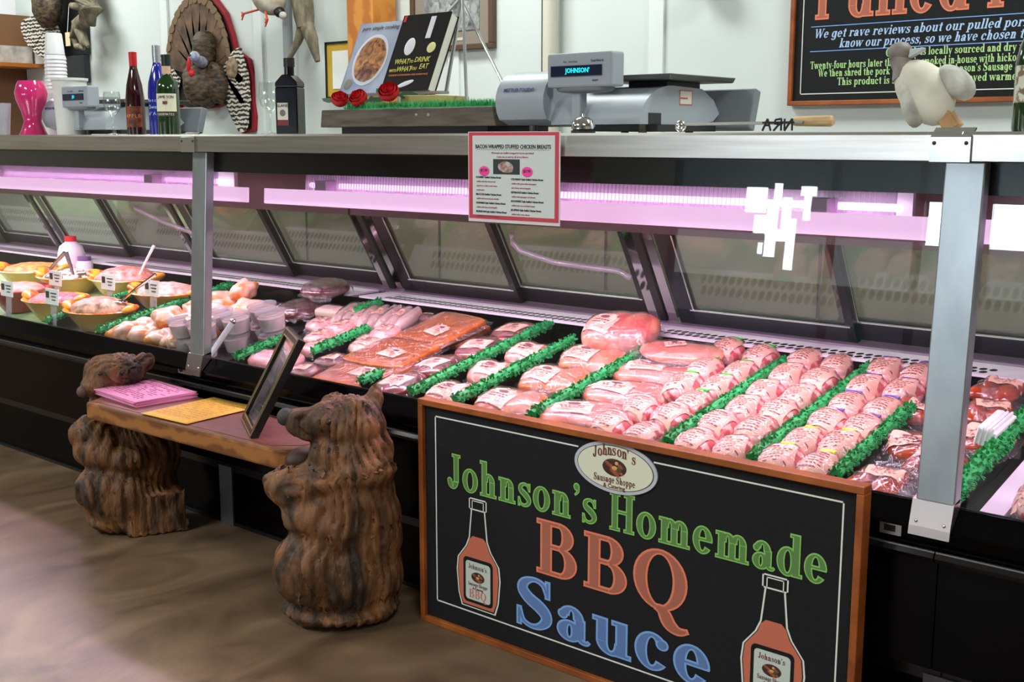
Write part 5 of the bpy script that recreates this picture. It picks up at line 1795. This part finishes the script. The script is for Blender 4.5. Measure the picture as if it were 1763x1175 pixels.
MB().lathe([(0.0, 0.112), (0.009, 0.112), (0.009, 0.122), (0, 0.122)], n=8, c=(0.0405 * math.cos(R(facing)), 0.0405 * math.sin(R(facing)), 0)).build('crest', mat('crest_brown', (110, 50, 40), 0.6), b)
# square black liqueur bottle
b = empty('liqueur_bottle', (-3.09, 2.50, CT), (0, 0, R(30)), 'black square shouldered liqueur bottle with shield label beside the dark wooden board', 'bottle')
k = MB()
k.box((0, 0, 0.075), (0.075, 0.075, 0.15))
k.prism([(-0.0375, 0.15), (0.0375, 0.15), (0.0375, 0.165), (0.0125, 0.19), (-0.0125, 0.19), (-0.0375, 0.165)], -0.0375, 0.0375, 'Y')
k.lathe([(0.016, 0.18), (0.016, 0.23), (0, 0.23)], n=16)
k.build('glass_body', BLKG, b, smooth=False, bevel=0.004)
MB().lathe([(0.018, 0.215), (0.018, 0.243), (0, 0.244)], n=18).build('cap', BLACKSAT, b)
lb = MB().span((-0.030, -0.0392, 0.028), (0.006, -0.0382, 0.100)).build('label', mat('slate_label', (214, 206, 196), 0.6), b, smooth=False)
MB().span((-0.030, -0.0396, 0.028), (0.006, -0.039, 0.046)).build('label_band', mat('claret_band', (120, 30, 44), 0.6), lb, smooth=False)
words('SLANE', 0.013, BLACKINK, 'lettering', lb, (-0.012, -0.0398, 0.091))
MB().ell((-0.012, -0.0394, 0.068), (0.010, 0.0006, 0.011), n=10).build('crest', mat('crest_grey', (110, 108, 104), 0.6), lb)
b = bottle('green_bottle', -0.742, 2.42, [(0, 0), (0.036, 0), (0.038, 0.006), (0.038, 0.13), (0.033, 0.16), (0.018, 0.20), (0.014, 0.215), (0.014, 0.27), (0, 0.271)], GREENG, 'green glass bottle with pale label at the picture right edge')
curved_label(b, 0.0385, 0.055, 0.125, facing - 90, facing + 60, mat('worn_label', (206, 204, 186), 0.6, col2=(120, 96, 76), scale=50, lo=0.55, hi=0.62))


def wine_glass(x, y, label, s=1.0):
    g = empty('wine_glass', (x, y, CT), (0, 0, 0), label, 'wine glass', 'stemmed wine glasses')
    g.scale = (s, s, s)
    MB().lathe([(0, 0.0), (0.032, 0.0), (0.030, 0.003), (0.006, 0.008), (0.004, 0.015), (0.004, 0.07), (0.012, 0.08), (0.029, 0.098), (0.0355, 0.125), (0.0335, 0.16), (0.0310, 0.175),
                (0.0300, 0.175), (0.0325, 0.16), (0.0345, 0.125), (0.028, 0.099), (0.010, 0.083), (0, 0.080)], n=28).build('glass', CLEAR, g)


wine_glass(-4.11, 2.47, 'stemmed wine glass in front of the far scale', 0.92)
wine_glass(-3.275, 2.56, 'stemmed wine glass half hidden behind the black liqueur bottle')

# dark wooden board with turf, roses, easel and cookbooks
bd = wroot('wooden_plinth', (-2.52, 2.60, CT), 'dark weathered wooden plinth under the cookbooks on the steel top', 'plinth')
MB().prism([(-2.885, 1.333), (-2.155, 1.333), (-2.168, 1.386), (-2.878, 1.386)], 2.45, 2.80, 'Y').build('plinth_body', mat('weathered_wood', (64, 54, 46), 0.6, col2=(96, 84, 72), scale=8, stretch=(1, 1, 8)), bd, smooth=False, bevel=0.003)
MB().span((-2.83, 2.49, CT), (-2.22, 2.76, 1.333)).build('plinth_foot', BLACKSAT, bd, smooth=False)
for x in (-2.46, -2.41):
    MB().ell((x, 2.449, 1.366), (0.006, 0.003, 0.006), n=8).build('screw_head', mat('screw_pale', (150, 142, 130), 0.4, 0.6), bd)
k = MB()
rnd = random.Random(11)
k.span((-2.80, 2.475, 1.3865), (-2.19, 2.77, 1.392))
for i in range(2600):
    x, y = rnd.uniform(-2.80, -2.19), rnd.choice((rnd.uniform(2.47, 2.50), rnd.uniform(2.47, 2.77)))
    h = rnd.uniform(0.010, 0.022)
    dx, dy = rnd.uniform(-0.008, 0.008), rnd.uniform(-0.01, 0.006)
    k.poly([(x - 0.0016, y, 1.391), (x + 0.0016, y, 1.391), (x + dx, y + dy, 1.391 + h)])
tag(k.build('turf_mat', mat('bright_turf', (28, 140, 70), 0.6, col2=(70, 186, 110), scale=50), smooth=False), 'bright green artificial turf mat on the dark wooden plinth', 'turf mat')
ROSE = mat('red_rose', (176, 10, 22), 0.5, col2=(214, 30, 40), scale=30)
LEAF = mat('rose_leaf', (18, 54, 26), 0.6, spec=0.1)


def rose(x, y, z, s, label, yaw, tilt):
    r = empty('red_rose', (x, y, z), (tilt, 0, yaw), label, 'rose', 'red roses along the turf')
    k = MB()
    for j, (rad, h, n, ph) in enumerate(((0.007, 0.026, 3, 0.3), (0.014, 0.026, 4, 0.9), (0.021, 0.022, 5, 0.1), (0.027, 0.016, 6, 0.5))):
        for i in range(n):
            a = ph + 2 * math.pi * i / n
            q = []
            for u in range(5):
                aa = a + (u - 2) * (8.4 / n) / 4
                q.append([(rad * (0.6 + 1.3 * v - 0.95 * v * v) * math.cos(aa), rad * (0.6 + 1.3 * v - 0.95 * v * v) * math.sin(aa), (h + 0.014) * v * (1 - 0.06 * abs(u - 2)) - 0.004) for v in (0, 0.4, 0.75, 1.0)])
            vv = [[k._v(p) for p in row] for row in q]
            for u in range(4):
                for v in range(3):
                    k.f([vv[u][v], vv[u + 1][v], vv[u + 1][v + 1], vv[u][v + 1]])
    k.ell((0, 0, 0.010), (0.020, 0.020, 0.018), n=12)
    k.build('petals', ROSE, r, ang=60)
    r.scale = (s, s, s)
    for a in (0.4, 2.4):
        k = MB()
        k.prism([(0, 0), (0.02, 0.013), (0.042, 0.010), (0.056, 0), (0.042, -0.010), (0.02, -0.013)], -0.0006, 0.0006, 'Z', Matrix.Rotation(a, 4, 'Z') @ Matrix.Rotation(0.3, 4, 'Y') @ Matrix.Translation((0.018, 0, 0.0)))
        k.build('leaf', LEAF, r, smooth=False)


rose(-2.82, 2.475, 1.408, 1.0, 'red rose at the left end of the turf', 0.9, R(40))
rose(-2.74, 2.49, 1.411, 1.05, 'red rose just left of the cookbook corner, second along the turf', 0.2, R(50))
rose(-2.60, 2.48, 1.424, 1.15, 'red rose highest on the turf in front of the black cookbook', 0.5, R(48))

ez = wroot('metal_easel', (-2.60, 2.72, 1.392), 'silver wire easel holding the two cookbooks', 'easel')
SILV = mat('easel_silver', (176, 176, 176), 0.3, 0.8)
k = MB()
k.tube([(-2.58, 2.70, 1.44), (-2.60, 2.80, 1.74)], 0.006, 8)
k.build('upright', SILV, ez)
for p, q in (((-2.60, 2.80, 1.74), (-2.88, 2.62, 1.398)), ((-2.60, 2.80, 1.74), (-2.40, 2.60, 1.398)), ((-2.60, 2.80, 1.72), (-2.37, 2.86 - 0.08, 1.398))):
    MB().tube([p, q], 0.005, 8).build('leg', SILV, ez)
MB().span((-2.95, 2.585, 1.432), (-2.50, 2.63, 1.440)).build('ledge', SILV, ez, smooth=False)
tag(MB().box((-2.53, 2.60, 1.4115), (0.13, 0.17, 0.028), (0, 0, 0.1)).build('closed_book', mat('tan_book', (176, 156, 96), 0.6), smooth=False, bevel=0.002),
    'tan book lying flat on the turf beneath the black cookbook', 'book')


def cookbook(x, y, z, w, h, t, cover, label, lean):
    b = empty('cookbook', (x, y, z), (R(-lean), 0, 0), label, 'book', 'cookbooks on the easel')
    k = MB()
    k.span((0, 0, 0), (w, 0.003, h))
    k.span((0, t - 0.003, 0), (w, t, h))
    k.span((-0.002, 0, 0), (0.002, t, h))
    k.build('cover', cover, b, smooth=False)
    MB().span((0.003, 0.003, 0.004), (w - 0.004, t - 0.003, h - 0.004)).build('pages', mat('book_pages', (226, 222, 210), 0.7), b, smooth=False)
    return b


b = cookbook(-2.965, 2.60, 1.441, 0.20, 0.252, 0.016, mat('blue_grey_cover', (126, 138, 172), 0.35, col2=(186, 192, 206), scale=5), 'blue grey cookbook with a roast dish on its cover', 25)
words('pure simple cooking', 0.021, mat('title_grey', (90, 92, 98), 0.5), 'title', b, (0.10, -0.0008, 0.232), shear=0.2)
k = MB().ell((0.098, -0.0006, 0.118), (0.078, 0.0016, 0.090), n=28)
pt = k.build('dish', mat('white_dish', (206, 206, 220), 0.3), b)
MB().ell((0.098, -0.0016, 0.118), (0.068, 0.0028, 0.079), n=28, amp=0.05, fr=30).build('roast', mat('roast_brown', (78, 34, 24), 0.4, col2=(206, 140, 80), scale=26, dist=1.5), pt)
k = MB().ell((0.028, -0.0008, 0.035), (0.019, 0.0012, 0.019), n=16)
k.build('sticker', mat('taupe_sticker', (134, 128, 120), 0.5), b)
b = cookbook(-2.757, 2.59, 1.445, 0.205, 0.262, 0.036, mat('black_cover', (16, 15, 18), 0.25), 'thick black cookbook about drinks standing in front on the easel', 25)
YL = mat('title_yellow', (214, 200, 96), 0.5)
for t, x, z, s in (('WHAT', 0.055, 0.098, 0.0225), ('TO', 0.096, 0.097, 0.013), ('DRINK', 0.142, 0.102, 0.0225), ('WITH', 0.026, 0.068, 0.013), ('WHAT', 0.075, 0.072, 0.0225), ('YOU', 0.116, 0.072, 0.013), ('EAT', 0.158, 0.078, 0.0225)):
    words(t, s * 1.12, YL, 'title', b, (x, -0.001, z), shear=0.12, xs=0.86)
words('ANDREW DORNENBURG AND KAREN PAGE', 0.0085, mat('author_orange', (206, 120, 70), 0.5), 'author', b, (0.10, -0.001, 0.052))
CW = mat('cover_white', (216, 214, 222), 0.4)
MB().ell((0.068, -0.0006, 0.150), (0.022, 0.0016, 0.030), n=18).build('printed_glass', CW, b)
MB().span((0.125, -0.0014, 0.175), (0.146, 0, 0.250)).build('printed_stem', CW, b)
MB().ell((0.10, -0.0006, 0.022), (0.035, 0.0012, 0.008), (0, -0.3, 0), n=14).build('printed_fork', CW, b)
MB().ell((0.165, -0.0008, 0.142), (0.018, 0.0014, 0.018), n=18).build('medal', mat('medal_cream', (216, 206, 140), 0.4), b)
MB().span((0.004, -0.0009, 0.238), (0.014, 0, 0.260)).build('red_flash', mat('red_flash', (196, 30, 40), 0.4), b)

# left end of the steel top: vase, cups and tubs
v = empty('pink_vase', (-4.93, 2.58, CT), (0, 0, 0), 'pink glass vase at the far left of the steel top', 'vase')
MB().lathe([(0, 0), (0.060, 0.0), (0.050, 0.02), (0.036, 0.06), (0.045, 0.10), (0.064, 0.15), (0.068, 0.18), (0.058, 0.215), (0.050, 0.23), (0.046, 0.23), (0.054, 0.21), (0.062, 0.18), (0.03, 0.06), (0, 0.012)], n=30).build('vase_body', mat('pink_glass', (206, 40, 110), 0.08, coat=0.6), v)
c = empty('paper_cup_stack', (-5.02, 2.75, CT), (0, 0, 0), 'tall stack of upside-down white paper cups behind the pink vase', 'cup stack')
for i in range(9):
    MB().lathe([(0.046, 0.20 + i * 0.016), (0.048, 0.204 + i * 0.016), (0.0425, 0.222 + i * 0.016)], n=24).build('cup_rim', WHITEPL, c)
MB().lathe([(0, 0), (0.05, 0), (0.046, 0.2), (0, 0.2)], n=20).build('lower_cups', WHITEPL, c)
MB().lathe([(0.0425, 0.352), (0.035, 0.44), (0.031, 0.445), (0, 0.445)], n=24).build('top_cup', WHITEPL, c)
t = empty('plastic_tub', (-4.75, 2.66, CT), (0, 0, 0), 'translucent white plastic tub between the pink vase and the far scale', 'tub')
MB().lathe([(0, 0), (0.062, 0.0), (0.070, 0.225), (0.076, 0.228), (0.076, 0.238), (0.068, 0.238), (0.060, 0.01), (0, 0.01)], n=28).build('tub_body', mat('milk_plastic', (216, 214, 210), 0.4), t)
t = empty('clear_tumbler', (-4.99, 2.46, CT), (0, 0, 0), 'clear plastic tumbler at the picture left edge', 'tumbler')
MB().lathe([(0, 0), (0.040, 0.0), (0.052, 0.135), (0.050, 0.135), (0.038, 0.004), (0, 0.004)], n=24).build('tumbler_body', CLEARPL, t)

# ------------------------------------------------------------------ trophies and pictures on the back wall
BARRED = stripes('barred_feather', (46, 40, 36), (214, 206, 192), 13, 'Z', 0.8, 5.0, 0.42, 0.58, dscale=2.5)
BRONZE = mat('bronze_feather', (64, 46, 36), 0.7, col2=(122, 92, 70), scale=12, detail=8)
tk = wroot('mounted_turkey', (-5.94, 4.18, 1.35), 'stuffed turkey with fanned tail mounted on a red edged board', 'mounted turkey')
TC = (-5.95, 1.70)


def mirror(p):
    return [(TC[0] + x, TC[1] + z) for x, z in p] + [(TC[0] - x, TC[1] + z) for x, z in reversed(p)]


backing = [(0.0, 0.42), (0.14, 0.40), (0.25, 0.30), (0.31, 0.17), (0.335, 0.09), (0.44, 0.04), (0.475, -0.06), (0.475, -0.20), (0.49, -0.28), (0.48, -0.36), (0.36, -0.375), (0.30, -0.30), (0.235, -0.20), (0.13, -0.225), (0.0, -0.23)]
MB().prism(mirror(backing), 4.165, 4.195, 'Y').build('red_board', mat('red_velvet', (146, 20, 34), 0.7), tk, smooth=False, bevel=0.004)
MB().prism(mirror([(x * 0.945, z * 0.955 - 0.004) for x, z in backing]), 4.158, 4.166, 'Y').build('black_felt', BLACKSAT, tk, smooth=False)


def feather(k, base, tip, w, y, th=0.004):
    b, t = Vector(base), Vector(tip)
    d = (t - b)
    n = Vector((-d[1], d[0])).normalized()
    pts = []
    for s, f in ((0, 0.35), (0.5, 0.9), (0.85, 1.0), (0.97, 0.6), (1.0, 0.0)):
        pts.append((b + d * s + n * w * f / 2))
    pts += [(b + d * s - n * w * f / 2) for s, f in ((0.97, 0.6), (0.85, 1.0), (0.5, 0.9), (0, 0.35))]
    k.prism([(p[0], p[1]) for p in pts], y, y - th, 'Y')


k = MB()
NF = 19
for i in range(NF):
    a = R(8 + 164 * i / (NF - 1))
    feather(k, (TC[0] + 0.05 * math.cos(a), TC[1] - 0.02 + 0.05 * math.sin(a)), (TC[0] + 0.315 * math.cos(a), TC[1] + 0.01 + 0.40 * math.sin(a)), 0.085, 4.150 - 0.003 * (i % 2))
tail = k.build('tail_fan', BRONZE, tk, smooth=False)
k = MB()
for i in range(NF):
    a = R(10 + 160 * i / (NF - 1))
    feather(k, (TC[0] + 0.278 * math.cos(a), TC[1] + 0.01 + 0.358 * math.sin(a)), (TC[0] + 0.317 * math.cos(a), TC[1] + 0.01 + 0.404 * math.sin(a)), 0.07, 4.144 - 0.003 * (i % 2), 0.003)
k.build('tail_band', mat('buff_feather_tips', (122, 96, 70), 0.7), tail, smooth=False)
for sx in (-1, 1):
    k = MB()
    for i in range(10):
        f = i / 9
        bx = 0.19 + 0.05 * f
        feather(k, (TC[0] + sx * (0.20 + 0.12 * (1 - f)), TC[1] + 0.06 - 0.10 * f), (TC[0] + sx * (0.41 + 0.045 * math.sin(f * 3.1) + 0.02 * f), TC[1] + 0.03 - 0.385 * f), 0.13, 4.148 - 0.0025 * (i % 3))
    wg = k.build('barred_wing', BARRED, tk, smooth=False)
    MB().ell((TC[0] + sx * 0.335, 4.135, TC[1] - 0.01), (0.055, 0.015, 0.06), (0, sx * 0.5, 0), n=16, amp=0.15, fr=20).build('wing_coverts', mat('brown_coverts', (112, 88, 66), 0.8, col2=(166, 142, 110), scale=40), wg)
k = MB()
k.ell((TC[0] + 0.11, 4.08, TC[1] - 0.11), (0.105, 0.10, 0.125), n=22, amp=0.16, fr=26)
k.ell((TC[0] + 0.0, 4.11, TC[1] - 0.07), (0.07, 0.06, 0.12), (0, 0.15, 0), n=18, amp=0.16, fr=26, seed=2)
k.ell((TC[0] + 0.22, 4.11, TC[1] - 0.09), (0.075, 0.06, 0.12), (0, -0.15, 0), n=18, amp=0.16, fr=26, seed=4)
k.ell((TC[0] + 0.13, 4.10, TC[1] + 0.10), (0.075, 0.07, 0.11), n=18, amp=0.16, fr=26, seed=6)
k.build('turkey_body', mat('dark_plumage', (30, 24, 20), 0.6, col2=(104, 82, 58), scale=30, stretch=(1, 1, 2), bump=0.6), tk)
HX, HZ = -5.70, 1.745
k = MB()
k.tube([(HX - 0.09, 4.06, HZ - 0.02), (HX - 0.03, 3.99, HZ - 0.015), (HX, 3.955, HZ)], [0.034, 0.026, 0.024], 14)
k.ell((HX, 3.95, HZ + 0.002), (0.026, 0.030, 0.030), n=16)
k.build('turkey_head', mat('pale_blue_skin', (200, 204, 222), 0.5, col2=(126, 134, 172), scale=40), tk)
k = MB()
k.ell((HX - 0.022, 3.925, HZ - 0.04), (0.013, 0.012, 0.042), (0, 0.15, 0), n=12)
k.ell((HX - 0.018, 3.935, HZ - 0.085), (0.026, 0.016, 0.024), n=14, amp=0.2, fr=50)
k.build('wattle', mat('wattle_red', (206, 30, 36), 0.4), tk)
MB().ell((HX + 0.004, 3.917, HZ + 0.008), (0.006, 0.005, 0.006), n=8).build('eye', BLACKSAT, tk)

# driftwood with waterfowl above the liqueur bottle
DRIFT = mat('driftwood', (92, 84, 66), 0.8, col2=(140, 130, 108), scale=10, stretch=(3, 3, 1))
dw = wroot('driftwood_branch', (-4.85, 4.12, 1.70), 'forked grey driftwood branch hanging on the wall beside the pine pillar', 'driftwood')
k = MB()
k.tube([(-4.95, 4.10, 2.25), (-4.93, 4.08, 2.05), (-4.91, 4.08, 1.93), (-4.90, 4.08, 1.865)], [0.05, 0.06, 0.055, 0.045], 12)
k.tube([(-4.91, 4.08, 1.89), (-4.95, 4.07, 1.80), (-5.03, 4.07, 1.71)], [0.035, 0.022, 0.012], 10)
k.tube([(-4.90, 4.08, 1.89), (-4.84, 4.07, 1.80), (-4.80, 4.07, 1.69)], [0.04, 0.032, 0.014], 10)
k.build('branch', DRIFT, dw)
du = wroot('mounted_duck', (-5.02, 4.05, 2.0), 'stuffed duck with orange feet flying high on the wall by the driftwood', 'mounted duck')
MB().ell((-5.10, 4.0, 2.02), (0.12, 0.08, 0.075), (0, R(32), 0), n=20, amp=0.08, fr=14).build('duck_body', mat('buff_feathers', (150, 132, 110), 0.8, col2=(196, 188, 172), scale=14), du)
MB().ell((-5.01, 4.0, 1.945), (0.035, 0.03, 0.028), (0, R(30), 0), n=14).build('duck_tail', BLACKSAT, du)
MB().ell((-4.975, 3.995, 1.925), (0.022, 0.02, 0.02), n=12).build('tail_tip', mat('tail_white', (196, 192, 180), 0.8), du)
for p0, p1 in (((-5.12, 3.95, 1.96), (-5.215, 3.93, 1.945)), ((-5.06, 3.95, 1.945), (-5.02, 3.93, 1.90))):
    k = MB()
    k.tube([p0, p1], 0.006, 8)
    for d in (-0.02, 0, 0.02):
        k.tube([p1, (p1[0] - 0.02, p1[1], p1[2] + d - 0.012)], [0.006, 0.004], 6)
    k.poly([p1, (p1[0] - 0.02, p1[1], p1[2] - 0.032), (p1[0] - 0.02, p1[1], p1[2] + 0.008)])
    k.build('orange_foot', mat('orange_foot', (196, 74, 40), 0.6), du)

# framed pictures
pic = wroot('framed_print', (-3.95, 4.17, 1.71), 'brown framed print of pale birds hanging behind the cookbooks', 'picture')
k = MB()
for a, c in (((-4.22, 4.165, 1.71), (-3.685, 4.198, 1.735)), ((-4.22, 4.165, 2.22), (-3.685, 4.198, 2.245)), ((-4.22, 4.165, 1.735), (-4.195, 4.198, 2.22)), ((-3.71, 4.165, 1.735), (-3.685, 4.198, 2.22))):
    k.span(a, c)
k.build('frame', mat('brown_frame', (84, 62, 46), 0.5), pic, smooth=False, bevel=0.003)
MB().span((-4.195, 4.18, 1.735), (-3.71, 4.19, 2.22)).build('mount', mat('taupe_mount', (140, 128, 116), 0.8), pic, smooth=False)
MB().span((-4.13, 4.176, 1.80), (-3.775, 4.18, 2.16)).build('print', mat('grey_print', (70, 74, 80), 0.6, col2=(160, 162, 160), scale=14, dist=1.5), pic, smooth=False)
k = MB()
for x, z, a in ((-3.86, 1.87, 0.1), (-3.96, 1.86, -0.2), (-4.06, 1.88, 0.2)):
    k.ell((x, 4.175, z), (0.028, 0.003, 0.07), (0, a, 0), n=14)
    k.ell((x + 0.01, 4.175, z + 0.08), (0.018, 0.003, 0.02), n=10)
k.build('printed_birds', mat('print_birds', (176, 176, 170), 0.6, col2=(120, 120, 118), scale=40), pic)
MB().span((-3.92, 4.178, 1.755), (-3.87, 4.1805, 1.768)).build('plate', mat('cream_plate', (206, 198, 178), 0.5), pic, smooth=False)
cf = wroot('framed_certificate', (-4.66, 4.16, 1.54), 'yellow mounted certificate in a thin black frame by the pine pillar', 'picture')
k = MB()
for a, c in (((-4.79, 4.11, 1.50), (-4.52, 4.13, 1.512)), ((-4.79, 4.11, 1.775), (-4.52, 4.13, 1.787)), ((-4.79, 4.11, 1.5), (-4.778, 4.13, 1.787)), ((-4.532, 4.11, 1.5), (-4.52, 4.13, 1.787))):
    k.span(a, c)
k.build('frame', BLACKSAT, cf, smooth=False)
MB().span((-4.778, 4.115, 1.512), (-4.532, 4.125, 1.775)).build('mount', mat('mustard_mount', (196, 160, 50), 0.7), cf, smooth=False)
MB().span((-4.735, 4.112, 1.55), (-4.57, 4.115, 1.74)).build('paper', PAPER, cf, smooth=False)
MB().span((-4.76, 4.126, 1.5), (-4.55, 4.2, 1.52)).build('wall_bracket', BLACKSAT, cf, smooth=False)

# cluttered left end of the wall
sh = wroot('wall_shelf', (-8.0, 4.0, 1.80), 'wooden wall shelf at the upper left corner carrying boxes', 'shelf')
MB().span((-8.9, 3.80, 1.775), (-7.80, 4.2, 1.80)).build('board', PINE, sh, smooth=False)
MB().span((-8.9, 3.82, 1.32), (-8.06, 4.19, 1.775)).build('cupboard', mat('brown_crate', (110, 70, 44), 0.6), sh, smooth=False)
bx = wroot('card_box', (-7.86, 3.95, 2.02), 'brown cardboard box on the crate at the upper left', 'box')
tag(MB().span((-8.85, 3.86, 1.8005), (-7.93, 4.18, 1.92)).build('white_carton', mat('carton_white', (200, 200, 196), 0.7, col2=(150, 146, 140), scale=12), smooth=False), 'pale patterned carton on the wall shelf under the brown box', 'carton')
MB().span((-8.8, 3.88, 1.9205), (-7.93, 4.18, 2.125)).build('box_body', mat('cardboard', (120, 84, 54), 0.7), bx, smooth=False)
MB().span((-8.15, 3.876, 1.96), (-7.95, 3.88, 2.09)).build('box_label', mat('box_label', (150, 130, 120), 0.7, col2=(110, 90, 90), scale=30), bx, smooth=False)
tag(MB().span((-8.5, 3.88, 2.1255), (-7.93, 4.08, 2.26)).build('white_carton', WHITEPL, smooth=False), 'white carton topmost of the pile on the wall shelf', 'carton')
tag(MB().span((-7.62, 4.15, 1.66), (-7.22, 4.195, 1.835)).build('slate_panel', mat('slate_dark', (40, 44, 48), 0.5), smooth=False, bevel=0.004), 'dark slate panel on the wall beneath the barred game bird', 'panel')
tag(MB().span((-7.66, 4.165, 1.84), (-7.20, 4.195, 2.40)).build('black_wall_panel', BLACKSAT, smooth=False), 'black panel hanging behind the barred game bird', 'panel')
gb = wroot('mounted_game_bird', (-7.55, 4.1, 1.9), 'stuffed game bird with barred fanned feathers at the upper left', 'mounted bird')
k = MB()
for i in range(11):
    f = i / 10
    a = R(195 + 120 * f)
    feather(k, (-7.50 + 0.05 * math.cos(a), 2.10 + 0.05 * math.sin(a)), (-7.58 + 0.34 * math.cos(a) * (1 - 0.35 * f), 2.10 + 0.27 * math.sin(a)), 0.11, 4.10 - 0.003 * (i % 3))
k.build('barred_fan', BARRED, gb, smooth=False)
MB().ell((-7.47, 4.06, 2.16), (0.14, 0.08, 0.15), n=20, amp=0.15, fr=20).build('bird_body', MATS['dark_plumage'], gb)
MB().ell((-7.50, 4.08, 1.855), (0.04, 0.03, 0.03), n=12, amp=0.2, fr=40).build('bird_tail', mat('rusty_feathers', (96, 74, 56), 0.8), gb)
d2 = wroot('driftwood_branch', (-7.05, 4.12, 1.9), 'gnarled driftwood with a paper tag hanging high on the wall left of the turkey', 'driftwood')
k = MB()
k.tube([(-7.10, 4.08, 2.35), (-7.0, 4.05, 2.20), (-6.92, 4.05, 2.08), (-6.95, 4.05, 2.0)], [0.08, 0.085, 0.08, 0.04], 12)
k.tube([(-6.98, 4.05, 2.13), (-7.08, 4.05, 2.12), (-7.15, 4.05, 2.13)], [0.04, 0.025, 0.02], 10)
k.tube([(-7.0, 4.06, 2.04), (-7.10, 4.06, 2.01), (-7.16, 4.06, 1.93), (-7.13, 4.06, 1.88), (-7.05, 4.06, 1.86)], [0.05, 0.045, 0.03, 0.022, 0.012], 10)
k.tube([(-7.09, 4.06, 1.98), (-7.04, 4.06, 1.90), (-6.99, 4.06, 1.87)], [0.035, 0.03, 0.012], 10)
k.build('branch', DRIFT, d2)
MB().box((-7.20, 4.04, 1.925), (0.055, 0.003, 0.085)).build('paper_tag', mat('tag_cream', (216, 200, 160), 0.7), d2, smooth=False)
MB().tube([(-7.20, 4.04, 1.967), (-7.18, 4.05, 2.13)], 0.002, 5).build('tag_string', PAPER, d2)
tag(MB().ell((-2.53, 4.14, 1.905), (0.07, 0.05, 0.045), n=16).build('round_plaque', mat('plaque_brown', (80, 48, 30), 0.5)), 'brown round plaque just showing at the picture top above the large scale', 'plaque')
